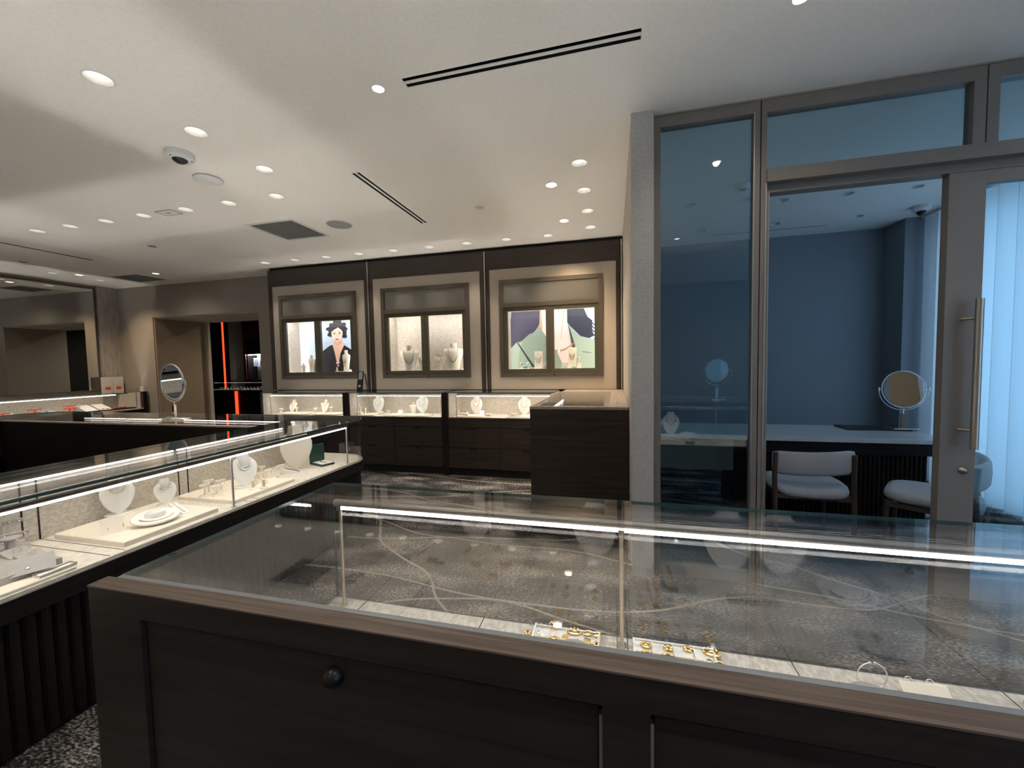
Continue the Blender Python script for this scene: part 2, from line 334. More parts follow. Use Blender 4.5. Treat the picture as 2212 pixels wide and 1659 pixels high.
# right wall: window openings behind the curtains
wr = MB().box(3.5, -3.4, 0, 3.62, 5.40, 0.06, 'office_wall').box(3.5, -3.4, 2.72, 3.62, 5.40, H, 'office_wall')
for y0, y1, m_ in ((-3.4, -2.4, 'wall_tan'), (1.6, 2.69, 'wall_tan'), (2.69, 2.85, 'office_wall'), (5.25, 5.40, 'office_wall')): wr.box(3.5, y0, 0.06, 3.62, y1, 2.72, m_)
struct('wall_right', wr)
for i, (y0, y1) in enumerate(((2.85, 5.25), (-2.4, 1.6))):
    f = MB().frame(0, 3.53, 3.59, y0, 0.06, y1, 2.72, 0.05, 'partition')
    for k in (1, 2): yy = y0+(y1-y0)*k/3; f.box(3.53, yy-.02, 0.11, 3.59, yy+.02, 2.67, 'partition')
    fo = struct('window_%d' % (i+2), f)
    g = MB().box(3.555, y0+.05, 0.11, 3.565, y1-.05, 2.67, 'gl').build('pane', fo)
    al = bpy.data.lights.new('sky_portal', 'AREA'); al.shape = 'RECTANGLE'; al.size = 2.6; al.size_y = y1-y0; al.cycles.is_portal = True
    ao = bpy.data.objects.new('sky_portal', al); C.objects.link(ao); ao.location = (3.64, (y0+y1)/2, 1.39); ao.rotation_euler = (0, math.radians(90), 0)
struct('wall_near', MB().box(-9.1, -3.4, 0, 3.5, -3.2, H, 'wall'))
# mirror on the left wall
t = thing('wall_mirror', 'tall wall mirror above the showcase on the left wall', 'mirror', (-8.86, 1.0, 1.05))
MB().box(-8.868, -3.1, 1.03, -8.862, 5.16, 2.80, 'mirror').build('glass', t, t.location)
MB().frame(0, -8.869, -8.852, -3.12, 1.015, 5.17, 2.835, 0.022, 'bronze').build('frame', t, t.location)
# ================================================================== CEILING FIXTURES
def lamp(x, y, p, spot, rad, col=(1.0, 0.87, 0.70), z=H+.03, tilt=(0, 0), parent=None):
    l = bpy.data.lights.new('lamp_light', 'SPOT'); l.energy = p; l.color = col; l.spot_size = math.radians(spot); l.spot_blend = 0.9; l.shadow_soft_size = rad
    o = bpy.data.objects.new('lamp_light', l); C.objects.link(o); o.location = (x, y, z) if parent is None else Vector((x, y, z))-parent.location
    o.rotation_euler = (tilt[0], tilt[1], 0)
    if parent: o.parent = parent
    return o
for x, y, r, k, lab, g in cans:
    t = thing('recessed_downlight' if k != 'disc' else 'flush_ceiling_light', lab, 'ceiling light', (x, y, H), 0, g)
    if k == 'wash':
        MB().lathe([(r+.004, -.001), (r-.003, -.0015), (r-.004, .0), (r*.62, .070), (r*.62, .075)], (x, y, H), 'trimw', 28, cap=False).build('reflector', t, t.location)
        MB().lathe([(r*.61, .072), (.001, .073)], (x, y, H), 'can', 20, cap=False).build('lamp', t, t.location)
        lamp(x, y, CAN_P*.8, 64, .03, parent=t, z=H-.002)
    elif k == 'spot':
        MB().lathe([(r+.004, -.001), (r-.004, -.0015), (r-.004, .02), (r*.8, .03)], (x, y, H), 'trimw', 24, cap=False).build('reflector', t, t.location)
        MB().lathe([(r*.8, .022), (.001, .023)], (x, y, H), 'canw', 20, cap=False).build('lamp', t, t.location)
        lamp(x, y, CAN_P*1.6, 80, .02, (1, .74, .45), z=H+.015, tilt=(0.5, 0), parent=t)
    else:
        MB().lathe([(r+.004, -.001), (r, -.003), (r-.002, .004)], (x, y, H), 'trimw', 24, cap=False).build('ring', t, t.location)
        MB().lathe([(r-.001, .002), (.001, .0025)], (x, y, H), 'can', 20, cap=False).build('lamp', t, t.location)
        lamp(x, y, CAN_P*.4, 150, .02, z=H-.004, parent=t)
for i, (x, y) in enumerate(off[1:]):
    t = thing('recessed_downlight', ORD[i] + ' unlit recessed downlight in the dark office ceiling, counted from the partition', 'ceiling light', (x, y, H), 0, 'unlit office downlights')
    MB().lathe([(.059, -.001), (.052, -.0015), (.051, .0), (.034, .05)], (x, y, H), 'trimw', 24, cap=False).build('reflector', t, t.location)
    MB().lathe([(.034, .05), (.001, .052)], (x, y, H), 'greyl', 20, cap=False).build('lamp', t, t.location)
sl = ['long twin slot air diffuser at the front of the ceiling', 'twin slot air diffuser running into the room', 'thin slot air diffuser near the mirror wall', 'slot air diffuser in the dark office ceiling']
for i, (x0, y0, x1, y1) in enumerate(slots):
    t = thing('slot_diffuser', sl[i], 'air vent', ((x0+x1)/2, (y0+y1)/2, H))
    MB().box(x0+.001, y0+.001, H+.072, x1-.001, y1-.001, H+.078, 'blackm').frame(2, H+.0005, H+.072, x0+.0002, y0+.0002, x1-.0002, y1-.0002, .0012, 'blackm').build('duct', t, t.location)
    b = MB()
    if i in (0, 3): b.box(x0+.001, (y0+y1)/2-(.010 if i == 0 else .003), H+.0, x1-.001, (y0+y1)/2+(.010 if i == 0 else .003), H+.003, 'trimw')
    elif i == 1: b.box((x0+x1)/2-.011, y0+.002, H, (x0+x1)/2+.011, y1-.001, H+.003, 'trimw')
    else: b.box((x0+x1)/2-.003, y0+.001, H+.01, (x0+x1)/2+.003, y1-.001, H+.02, 'trimw')
    b.build('blade', t, t.location)
for i, (x0, y0, x1, y1) in enumerate(grille):
    t = thing('return_grille', ('square dark grey air return grille before the display wall', 'square air return grille in front of the far doorway')[i], 'air vent', ((x0+x1)/2, (y0+y1)/2, H))
    MB().frame(2, H-.003, H+.005, x0-.03, y0-.03, x1+.03, y1+.03, 0.032, 'trimw').build('frame', t, t.location)
    b = MB(); n = 26
    for k in range(n):
        xx = x0+(x1-x0)*(k+.5)/n; b.box(xx-.004, y0+.001, H+.004, xx+.004, y1-.001, H+.012, 'grey')
        yy = y0+(y1-y0)*(k+.5)/n; b.box(x0+.001, yy-.003, H+.006, x1-.001, yy+.003, H+.010, 'grey')
    b.box(x0+.001, y0+.001, H+.03, x1-.001, y1-.001, H+.035, 'grey')
    b.build('grille_mesh', t, t.location)
t = thing('dome_camera', 'white round security camera with black lens on the shop ceiling', 'camera', (-2.896, 2.221, H))
MB().lathe([(.085, 0), (.085, -.035), (.078, -.045), (.045, -.048)], t.location, 'white', 32).build('housing', t, t.location)
MB().lathe([(.046, -.047), (.04, -.058), (.022, -.07), (.001, -.074)], t.location, 'black', 24).build('lens', t, t.location)
for k in range(3): a = k*2.1+.6; MB().cyl(t.location+Vector((.068*math.cos(a), .068*math.sin(a), -.044)), t.location+Vector((.068*math.cos(a), .068*math.sin(a), -.050)), .004, 'black', n=8).build('screw', t, t.location)
t = thing('wifi_access_point', 'flat white round access point behind the ceiling camera', 'access point', (-3.082, 2.575, H))
MB().lathe([(.085, 0), (.1, -.006), (.098, -.014), (.07, -.026), (.001, -.030)], t.location, 'white', 32).build('cover', t, t.location)
MB().lathe([(.036, -.0305), (.034, -.032), (.001, -.033)], t.location, 'white', 24).build('badge', t, t.location)
t = thing('ceiling_speaker', 'large round grey flush ceiling speaker beside the square grille', 'speaker', (-2.798, 3.765, H))
MB().lathe([(.125, 0), (.122, -.004), (.001, -.005)], t.location, 'greyl', 36).build('speaker_cloth', t, t.location)
MB().lathe([(.132, 0), (.130, -.005), (.125, -.005)], t.location, 'trimw', 36, cap=False).build('ring', t, t.location)
for i, (x, y) in enumerate(((-1.237, 3.754), (-5.406, 3.752), (-7.756, 3.764))):
    b = MB().lathe([(.042, 0), (.042, -.004), (.001, -.005)], (0, 0, 0), 'trimw' if i == 0 else 'greyl', 24)
    o = b.build('sprinkler_cover'); o.location = (x, y, H)
    tag(o, ('round concealed sprinkler cover in the alcove ceiling', 'round sprinkler cover in the middle of the left ceiling', 'round sprinkler cover near the mirror wall')[i], 'sprinkler', 'sprinkler covers')
o = MB().frame(2, H-.004, H+.001, -4.2, 2.95, -4.0, 3.07, .008, 'greyl').box(-4.192, 2.958, H-.003, -4.008, 3.062, H-.001, 'trimw').box(-4.13, 3.0, H-.005, -4.08, 3.02, H-.003, 'greyl').build('ceiling_access_panel')
tag(o, 'small rectangular panel among the left row of downlights', 'access panel')
def added_uplight(t, L, ax, pos, a0, a1, zt, dl, dr, dz, d=.0127, m='up', cm='blackm'):
    """narrow upward light channel under a glass top; its walls cut the light off at dl / dr on the ceiling dz above"""
    wl, wr = -dl/dz*d, dr/dz*d; z0 = zt-d; b = MB(); e = MB()
    def bx(u0, u1, zz0, zz1, q, m):
        if ax == 0: q.box(pos+u0, a0, zz0, pos+u1, a1, zz1, m)
        else: q.box(a0, pos+u0, zz0, a1, pos+u1, zz1, m)
    bx(-wl-.0008, -wl, z0-.001, zt, b, cm); bx(wr, wr+.0008, z0-.001, zt, b, cm); bx(-wl, wr, z0-.001, z0-.0005, b, 'blackm')
    b.build('added_uplight_channel', t, L)
    bx(-.0005, .0005, z0-.0002, z0, e, m); e.build('added_uplight', t, L)
# ================================================================== DISPLAY WALL
def poster1(x0, x1, z0, z1, y):
    b = MB(); w = x1-x0; h = z1-z0; e = [0]
    cols = {}
    def pm(c, s=1.0):
        k = 'poster %.2f %.2f %.2f' % c
        if k not in cols: cols[k] = mat(k, c, .5, emit=c, emit_p=0.12)
        return cols[k]
    def poly(pts, c):
        e[0] += 1; yy = y-0.0008*e[0]
        n = len(pts); b.add([(x0+p[0]*w, yy, z0+p[1]*h) for p in pts], [tuple(range(n))], pm(c))
    return b, poly
def ell(cx, cz, rx, rz, n=20, a0=0): return [(cx+rx*math.cos(a0+2*math.pi*i/n), cz+rz*math.sin(a0+2*math.pi*i/n)) for i in range(n)]
BX = [(-5.042, -3.36), (-3.325, -1.64), (-1.605, 0.075)]
PX = [(-4.985, -3.405), (-3.275, -1.69), (-1.565, 0.03)]
FX = [(-4.858, -3.55), (-3.143, -1.845), (-1.427, -0.125)]
names = ['left display bay with the poster of a woman in black', 'middle display bay with patterned lining and necklace busts', 'right display bay with the green blazer poster']
bay = []
for i in range(3):
    a, c = BX[i]; Y = 5.09
    t = thing('display_cabinet', 'tall wall mounted ' + names[i], 'display cabinet', ((a+c)/2, Y, 1.06)); bay.append(t); L = t.location
    p0, p1 = PX[i]; f0, f1 = FX[i]
    MB().box(a, Y-.03, 2.585, c, Y+.06, 2.825, 'header').build('header', t, L)
    MB().box(a, Y-.03, 1.035, p0, Y+.06, 2.585, 'header').build('stile', t, L)
    MB().box(p1, Y-.03, 1.035, c, Y+.06, 2.585, 'header').build('stile', t, L)
    MB().box(p0, Y-.015, 1.035, f0, Y+.05, 2.585, 'panel').box(f1, Y-.015, 1.035, p1, Y+.05, 2.585, 'panel').box(f0, Y-.015, 2.44, f1, Y+.05, 2.585, 'panel').box(f0, Y-.015, 1.035, f1, Y+.05, 1.195, 'panel').build('face_panel', t, L)
    fr = MB().frame(1, Y-.045, Y+.02, f0, 1.195, f1, 2.44, .05, 'bronze').box(f0+.05, Y-.045, 2.09, f1-.05, Y+.02, 2.14, 'bronze').build('frame', t, L)
    MB().box(f0+.05, Y-.025, 2.14, f1-.05, Y+.015, 2.39, 'inset').build('upper_panel', t, L)
    ix0, ix1 = f0+.05, f1-.05; zb, zt = 1.245, 2.09
    yb = Y+.29
    MB().box(ix0, yb, zb, ix1, yb+.02, zt, 'fabric').box(ix0-.012, Y+.02, zb, ix0, yb, zt, 'fabric').box(ix1, Y+.02, zb, ix1+.012, yb, zt, 'fabric').build('lining', t, L)
    MB().box(ix0, Y+.02, zb-.012, ix1, yb, zb+.035, 'leatherw').build('shelf', t, L)
    MB().box(ix0, Y+.02, zt, ix1, yb, zt+.012, 'bronze').build('soffit', t, L)
    MB().box(ix0+.03, Y+.03, zt-.013, ix1-.03, Y+.047, zt-.003, 'ledbay').build('light_strip', t, L)
    MB().box(ix0+.003, Y+.02, zb+.04, ix0+.009, Y+.026, zt-.02, 'ledbay').build('light_strip', t, L)
    MB().box(ix1-.009, Y+.02, zb+.04, ix1-.003, Y+.026, zt-.02, 'ledbay').build('light_strip', t, L)
    mx = (f0+f1)/2
    for k in (0, 1):
        d0, d1 = (ix0+.0005, mx-.001) if k == 0 else (mx+.001, ix1-.0005)
        dr = MB().frame(1, Y-.03, Y+.005, d0, zb+.001, d1, zt-.0005, .05, 'doorframe').build('door', t, L)
        MB().box(d0+.047, Y-.015, zb+.055, d1-.047, Y-.010, zt-.055, 'gl').build('pane', dr, (0, 0, 0)).location = -L
    MB().cyl((mx+.05, Y-.052, 1.215), (mx+.05, Y-.04, 1.215), .011, 'black').build('lock', t, L)
    if i == 0:
        b, poly = poster1(ix0+.012, ix1-.02, zb+.03, zt-.02, yb)
        poly([(0, 0), (1, 0), (1, 1), (0, 1)], (.50, .62, .78))
        poly([(0, 0), (.14, 0), (.14, 1), (0, 1)], (.80, .84, .90))
        K = (.012, .013, .018); SK = (.80, .52, .42)
        # gown, neck, face, hair
        poly([(.16, 0), (.17, .12), (.24, .30), (.36, .44), (.46, .53), (.56, .56), (.68, .53), (.80, .43), (.86, .30), (.88, .12), (.885, 0)], K)
        poly([(.50, .57), (.53, .40), (.565, .16), (.585, .18), (.62, .38), (.685, .55), (.66, .60), (.53, .60)], SK)
        poly([(.53, .56), (.53, .68), (.65, .68), (.65, .56), (.62, .53), (.56, .53)], (.70, .43, .35))
        poly(ell(.585, .86, .135, .115), K)
        poly(ell(.50, .80, .05, .10), K); poly(ell(.675, .79, .05, .12), K)
        for dx, dz in ((.50, .93), (.56, .98), (.62, .985), (.69, .93), (.45, .85), (.71, .84), (.47, .74), (.70, .70)): poly(ell(dx, dz, .035, .035, 10), K)
        poly([(.505, .82), (.50, .74), (.515, .67), (.55, .61), (.585, .585), (.62, .61), (.655, .67), (.67, .75), (.665, .82), (.63, .87), (.54, .87)], (.86, .60, .50))
        poly([(.50, .80), (.52, .88), (.60, .90), (.585, .855), (.55, .84), (.525, .81)], K)
        poly([(.60, .90), (.67, .87), (.675, .78), (.655, .82), (.62, .855)], K)
        poly(ell(.545, .755, .020, .010, 12), (.12, .08, .08)); poly(ell(.625, .755, .020, .010, 12), (.12, .08, .08))
        poly([(.522, .782), (.568, .787), (.566, .779), (.522, .774)], (.10, .06, .05)); poly([(.602, .787), (.648, .782), (.648, .774), (.604, .779)], (.10, .06, .05))
        poly([(.578, .75), (.592, .75), (.602, .695), (.570, .695)], (.76, .48, .38))
        poly(ell(.586, .648, .028, .014, 12), (.60, .12, .12))
        poly([(.545, .56), (.55, .56), (.592, .42), (.585, .25), (.60, .25), (.606, .42), (.65, .555), (.642, .555), (.598, .45)], (.75, .55, .28))
        poly(ell(.586, .24, .022, .022, 10), (.85, .55, .45)); poly(ell(.575, .19, .018, .02, 10), (.85, .55, .45)); poly(ell(.598, .20, .018, .02, 10), (.85, .55, .45)); poly(ell(.590, .14, .015, .018, 10), (.85, .55, .45))
        po = b.build('poster'); tag(po, 'backlit poster of a dark-haired woman in black in the left bay', 'poster')
    if i == 2:
        b, poly = poster1(ix0+.012, ix1-.012, zb+.03, zt-.02, yb)
        poly([(0, 0), (1, 0), (1, 1), (0, 1)], (.60, .74, .92))
        SK = (.85, .62, .60); G = (.25, .33, .27); G2 = (.33, .42, .35); HR = (.05, .045, .085)
        poly([(.34, 1), (.68, 1), (.70, .5), (.72, 0), (.28, 0), (.34, .5)], SK)
        poly([(.33, 1), (.36, 1), (.375, .7), (.35, .55), (.31, .62)], (.72, .36, .22))
        poly([(.60, 1), (.63, 1), (.585, .5), (.575, .5)], (.74, .50, .46)); poly([(.49, .0), (.52, .0), (.515, .35), (.50, .35)], (.76, .54, .52))
        poly([(.01, 1), (.345, 1), (.34, .78), (.30, .66), (.20, .58), (.13, .50), (.06, .46), (0, .38), (0, .85)], HR)
        poly([(.655, 1), (.84, 1), (.88, .86), (.93, .80), (.93, .62), (.95, .55), (.88, .50), (.80, .55), (.70, .70), (.655, .78)], (.025, .03, .055))
        for q in range(5): poly([(.90+.012*q, .80-.07*q), (.985, .70-.06*q), (.99, .68-.06*q), (.91+.01*q, .77-.07*q)], (.025, .03, .055))
        poly([(0, 0), (0, .38), (.06, .47), (.13, .50), (.22, .61), (.27, .63), (.335, .75), (.44, .50), (.54, .28), (.63, 0)], G)
        poly([(0, 0), (0, .37), (.07, .46), (.14, .48), (.10, .3), (.08, 0)], G2)
        poly([(.075, .465), (.09, .465), (.26, .1), (.30, 0), (.27, 0), (.22, .12)], (.03, .04, .05))
        poly([(.66, .78), (.72, .65), (.80, .55), (1, .47), (1, 0), (.74, 0), (.71, .3)], G2)
        poly([(.66, .78), (.70, .60), (.74, .40), (.75, .0), (.715, .0), (.71, .35), (.68, .62)], (.05, .06, .05))
        poly([(.82, .30), (.92, .275), (.92, .265), (.82, .285)], (.10, .13, .11))
        n = 16; arc = [(.385+.34*k/n, .475-.16*math.sin(math.pi*(.08+.84*k/n))) for k in range(n+1)]
        poly([(x, z+.014) for x, z in arc]+[(x, z-.014) for x, z in arc[::-1]], (.35, .23, .17)); poly(ell(.56, .315, .012, .03, 8), (.9, .85, .8))
        po = b.build('poster'); tag(po, 'backlit poster of a neck with necklace and green blazer in the right bay', 'poster')
for i, x in enumerate((-3.342, -1.622, 0.093)):
    o = MB().box(x-.008, 5.055, 1.035, x+.008, 5.10, 2.825, 'steel').build('divider_strip'); tag(o, ('vertical metal divider strip between left and middle display bays', 'vertical metal divider strip between middle and right display bays', 'vertical metal divider strip at the right end of the display wall')[i], 'divider strip', 'display wall divider strips')
struct('trim_5', MB().box(-5.042, 5.10, 2.827, 0.108, 5.2, H-.001, 'blackm'))
struct('trim_6', MB().box(-5.042, 5.155, 0, 0.108, 5.17, 1.034, 'dark').box(-5.043, 5.155, 1.034, -5.035, 5.42, 2.825, 'header'))
# ================================================================== GOODS: display forms
def bust_egg(name, label, loc, rz, h=0.22, m='leatherw', tilt=12, group=None, base=True):
    """egg shaped leaning neck form with a round neck stub"""
    t = thing(name, label, 'jewelry bust', loc, rz, group); b = MB(); n = 24; rings = []
    for k, (v, wd, dp) in enumerate(((0, .02, .004), (.05, .11, .006), (.15, .21, .010), (.30, .30, .016), (.48, .36, .022), (.64, .37, .026), (.76, .33, .028), (.86, .25, .028), (.93, .15, .026), (.96, .06, .02))):
        z = v*h; cy = -.10*h*math.sin(v*math.pi)*.8
        rings.append([(wd*h*1.02*math.cos(2*math.pi*i/n), cy+(dp*h*3)*math.sin(2*math.pi*i/n), z) for i in range(n)])
    b.loft(rings, m, smooth=True)
    b.xf(Matrix.Rotation(math.radians(-tilt), 4, 'X')); b.xf(Matrix.Translation((0, .02*h, .035*h if base else 0)))
    b.build('body', t)
    b2 = MB(); rings = []
    for z, rx, ry, oy in ((.62, .21, .15, .02), (.72, .20, .16, -.03), (.86, .175, .15, -.055), (1.02, .155, .135, -.075)):
        rings.append([(rx*h*math.cos(2*math.pi*i/n), oy*h+ry*h*math.sin(2*math.pi*i/n), z*h) for i in range(n)])
    b2.loft(rings, m, smooth=True)
    b2.xf(Matrix.Rotation(math.radians(-tilt), 4, 'X')); b2.xf(Matrix.Translation((0, .02*h, .06*h))); b2.build('neck', t)
    if base:
        b3 = MB(); b3.lathe([(.001, 0), (.30*h, 0), (.30*h, .025*h), (.27*h, .04*h), (.001, .04*h)], (0, .10*h, 0), m, 24, 1, .75).cyl((0, .10*h, .03*h), (0, .10*h, .45*h), .05*h, m)
        b3.build('base', t)
    return t
def bust_torso(name, label, loc, rz, h=0.34, m='leather', group=None):
    t = thing(name, label, 'jewelry bust', loc, rz, group); n = 28; b = MB(); rings = []
    for z, rx, ry, oy in ((0, .20, .12, 0), (.25, .235, .13, 0), (.50, .30, .15, 0), (.66, .36, .15, 0), (.74, .375, .13, .01), (.79, .34, .11, .015), (.82, .22, .10, .01), (.845, .14, .10, 0), (.90, .125, .10, -.005), (.98, .135, .105, -.01), (1.0, .13, .10, -.01)):
        rings.append([(rx*h*math.cos(2*math.pi*i/n), oy*h+ry*h*math.sin(2*math.pi*i/n), z*h) for i in range(n)])
    b.loft(rings, m, smooth=True); b.build('body', t)
    return t
def necklace(label, bust, h, kind='egg', drop=.45, m='silver', pend=False, group='necklaces on busts', w=.15, top=.80, r=.006, tilt=12, bead=True):
    """string of beads hanging on the front of a bust of height h, in the bust's place"""
    b = MB(); n = 30; pts = []
    for i in range(n+1):
        u = -1+2*i/n; z = top-drop*(1-u*u)**.5*1.0 if abs(u) < 1 else top
        x = w*u*1.25
        if kind == 'egg': y = -(.17+.05*(1-u*u)) + .04*(top-z)
        else: y = -.155+.04*u*u
        pts.append(Vector((x*h, y*h, z*h)))
    if kind == 'egg': T_ = Matrix.Translation((0, .02*h, .05*h)) @ Matrix.Rotation(math.radians(-tilt), 4, 'X'); pts = [T_ @ p for p in pts]
    if bead:
        for p in pts: b.ball(p, r*h*2.6, m, 6)
    b.tube(pts, r*h, m, 6)
    if pend: b.ball(pts[n//2]+Vector((0, -.01*h, -.03*h)), .035*h, m, 8)
    o = b.build('necklace'); o.location = bust.location; o.rotation_euler = bust.rotation_euler
    return tag(o, label, 'necklace', group)
def tray(label, c, sx, sy, sz, rz=0, m='leather', group='display trays', rim=False):
    b = MB().bev(-sx/2, -sy/2, 0, sx/2, sy/2, sz, m, .003)
    if rim: b.frame(2, sz, sz+.006, -sx/2+.002, -sy/2+.002, sx/2-.002, sy/2-.002, .006, m)
    o = b.build('display_tray'); o.location = c; o.rotation_euler = (0, 0, rz); return tag(o, label, 'tray', group)
def tstand(label, c, h=.07, w=.045, rz=0, m='leather', group='earring stands'):
    t = thing('earring_stand', label, 'earring stand', c, rz, group)
    MB().bev(-w*.55, -w*.45, 0, w*.55, w*.45, .006, m, .002).bev(-w*.4, -w*.32, .006, w*.4, w*.32, .011, m, .002).build('base', t)
    MB().box(-.005, -.005, .011, .005, .005, h-.012, m).build('stem', t)
    MB().bev(-w*.55, -.006, h-.014, w*.55, .006, h, m, .001).build('crossbar', t)
    return t
def hoops(label, c, h, w, rz, r=.013, m='gold', group='hoop earrings'):
    b = MB()
    for s in (-1, 1):
        pts = [(s*w*.4, -.008-r*.25*math.sin(a)*0, h-.012-r+r*math.cos(a)) for a in [0]]
        b.tube([(s*w*.4+r*math.sin(2*math.pi*i/14)*.25, -.009+r*math.sin(2*math.pi*i/14)*.95, h-.010-r+r*math.cos(2*math.pi*i/14)) for i in range(14)], .0014, m, 5, closed=True)
    o = b.build('hoop_earrings'); o.location = c; o.rotation_euler = (0, 0, rz); return tag(o, label, 'earrings', group)
def ramp(label, c, l=.16, w=.04, h=.035, rz=0, m='leatherw', group='bracelet ramps'):
    t = thing('bracelet_ramp', label, 'bracelet ramp', c, rz, group)
    MB().loft([[(-w/2, -l/2, 0), (w/2, -l/2, 0), (w/2, -l/2, .004), (-w/2, -l/2, .004)], [(-w/2, l/2, 0), (w/2, l/2, 0), (w/2, l/2, h), (-w/2, l/2, h)]], m).build('slope', t)
    return t
def bracelet_on(label, c, l, h, rz, m='silver', group='bracelets on ramps', r=.0035):
    b = MB(); n = 22
    for i in range(n): f = .1+.8*i/(n-1); b.ball((0, -l/2+l*f, .004+(h-.004)*f+r*.7), r, m, 6, sx=1.4)
    o = b.build('bracelet'); o.location = c; o.rotation_euler = (0, 0, rz); return tag(o, label, 'bracelet', group)
def plate(label, c, w=.07, d=.05, h=.045, rz=0, m='leather', group='earring cards'):
    """folded sloping card"""
    t = .003
    b = MB().loft([[(-w/2, -d/2, 0), (-w/2, -d/2+t, 0), (-w/2, d/2-t, h), (-w/2, d/2, h), (-w/2, d/2+.012, h-.012), (-w/2, d/2+.010, h-.013), (-w/2, d/2-.002, h-t), ],
                   [(w/2, -d/2, 0), (w/2, -d/2+t, 0), (w/2, d/2-t, h), (w/2, d/2, h), (w/2, d/2+.012, h-.012), (w/2, d/2+.010, h-.013), (w/2, d/2-.002, h-t)]], m)
    o = b.build('earring_card'); o.location = c; o.rotation_euler = (0, 0, rz); return tag(o, label, 'earring card', group)
def ring(label, c, r=.009, rz=0, m='gold', gem='silver', group='rings', flat=False, name='ring', cat='ring'):
    b = MB(); b.tube([(r*math.cos(2*math.pi*i/16), 0, r+r*math.sin(2*math.pi*i/16)) for i in range(16)], r*.16, m, 6, closed=True)
    b.ball((0, 0, 2*r+r*.2), r*.42, gem, 8, sz=.6)
    if flat: b.xf(Matrix.Rotation(math.radians(-65), 4, 'X'))
    o = b.build(name); o.location = c; o.rotation_euler = (0, 0, rz); return tag(o, label, cat, group)
def brooch(label, c, r=.016, rz=0, m='gold', gem='rose', group='brooches', style=0, elong=1.0):
    b = MB(); n = 12
    b.lathe([(.001, 0), (r*.95, 0), (r*.9, .003), (.001, .004)], (0, 0, 0), m, 20, elong)
    if style == 0:
        for i in range(n): a = 2*math.pi*i/n; b.ball((r*elong*math.cos(a), r*math.sin(a), .003), r*.22, m, 6)
        b.ball((0, 0, .004), r*.45, gem, 8, sz=.7, sx=elong)
    elif style == 1:
        for i in range(5):
            a = 2*math.pi*i/5+.4; b.ball((r*.6*math.cos(a), r*.6*math.sin(a), .005), r*.42, m, 8, sz=.5)
        b.ball((0, 0, .008), r*.28, gem, 8)
    else:
        b.tube([(r*elong*math.cos(2*math.pi*i/18), r*math.sin(2*math.pi*i/18), .004) for i in range(18)], r*.14, m, 6, closed=True)
        b.ball((0, 0, .004), r*.6, gem, 10, sz=.4, sx=elong)
    o = b.build('brooch'); o.location = c; o.rotation_euler = (0, 0, rz); return tag(o, label, 'brooch', group)
def oval_plate(label, c, r=.085, rz=0, m='leatherw', h=.035, group=None):
    t = thing('necklace_plate', label, 'necklace stand', c, rz, group); b = MB(); n = 28; rings = []
    for s, z in ((.55, 0), (.8, .004), (1, .010), (1.02, .014), (.99, .018)):
        rings.append([(r*s*math.cos(2*math.pi*i/n), r*.78*s*math.sin(2*math.pi*i/n), z + (h-.018)*(.5+.5*math.sin(2*math.pi*i/n))*(1 if z > .005 else .6)) for i in range(n)])
    b.loft(rings, m, smooth=True); b.build('disc', t)
    MB().lathe([(r*.48, .014), (r*.42, .032), (r*.40, .036), (.001, .037)], (0, r*.12, h*.35), m, 24, 1, .75).build('neck', t)
    return t
def chain_oval(label, c, rx, ry, z0, z1, rz=0, m='rose', group='necklaces on low plates'):
    b = MB(); n = 30
    for i in range(n):
        a = -.25*math.pi-1.5*math.pi*i/(n-1)*1.0+math.pi*.5
        a = math.pi*(1.1+.8*i/(n-1))
        b.ball((rx*math.cos(a), ry*math.sin(a), z0+(z1-z0)*(.5+.5*math.sin(a))), .0045, m, 6)
    o = b.build('necklace'); o.location = c; o.rotation_euler = (0, 0, rz); return tag(o, label, 'necklace', group)
def box_open(label, c, s=.055, rz=0, m='green', inner='leatherw', group=None):
    t = thing('jewelry_box', label, 'jewelry box', c, rz, group)
    MB().bev(-s/2, -s/2, 0, s/2, s/2, s*.35, m, .003).build('base', t)
    MB().bev(-s/2, s/2-.008, s*.3, s/2, s/2+.012, s*1.15, m, .003).build('lid', t)
    MB().box(-s*.42, -s*.42, s*.352, s*.42, s*.38, s*.37, inner).build('cushion', t)
    return t
def pillow(label, c, s=.05, rz=0, m='aqua'):
    b = MB(); n = 20
    b.loft([[(s*a*(abs(math.cos(q))**.6)*math.copysign(1, math.cos(q)), s*.7*a*(abs(math.sin(q))**.6)*math.copysign(1, math.sin(q)), z*s) for q in [2*math.pi*i/n for i in range(n)]] for a, z in ((.3, 0), (.5, .12), (.58, .3), (.5, .48), (.3, .6))], m, smooth=True)
    o = b.build('display_cushion'); o.location = c; o.rotation_euler = (0, 0, rz); return tag(o, label, 'cushion', 'cushions in the right bay')
def on(px, py, z): v = at(px, py, 2, z); return (v.x, v.y, v.z)
def onY(px, Y, z, py=800): v = at(px, py, 1, Y); return (v.x, Y, z)
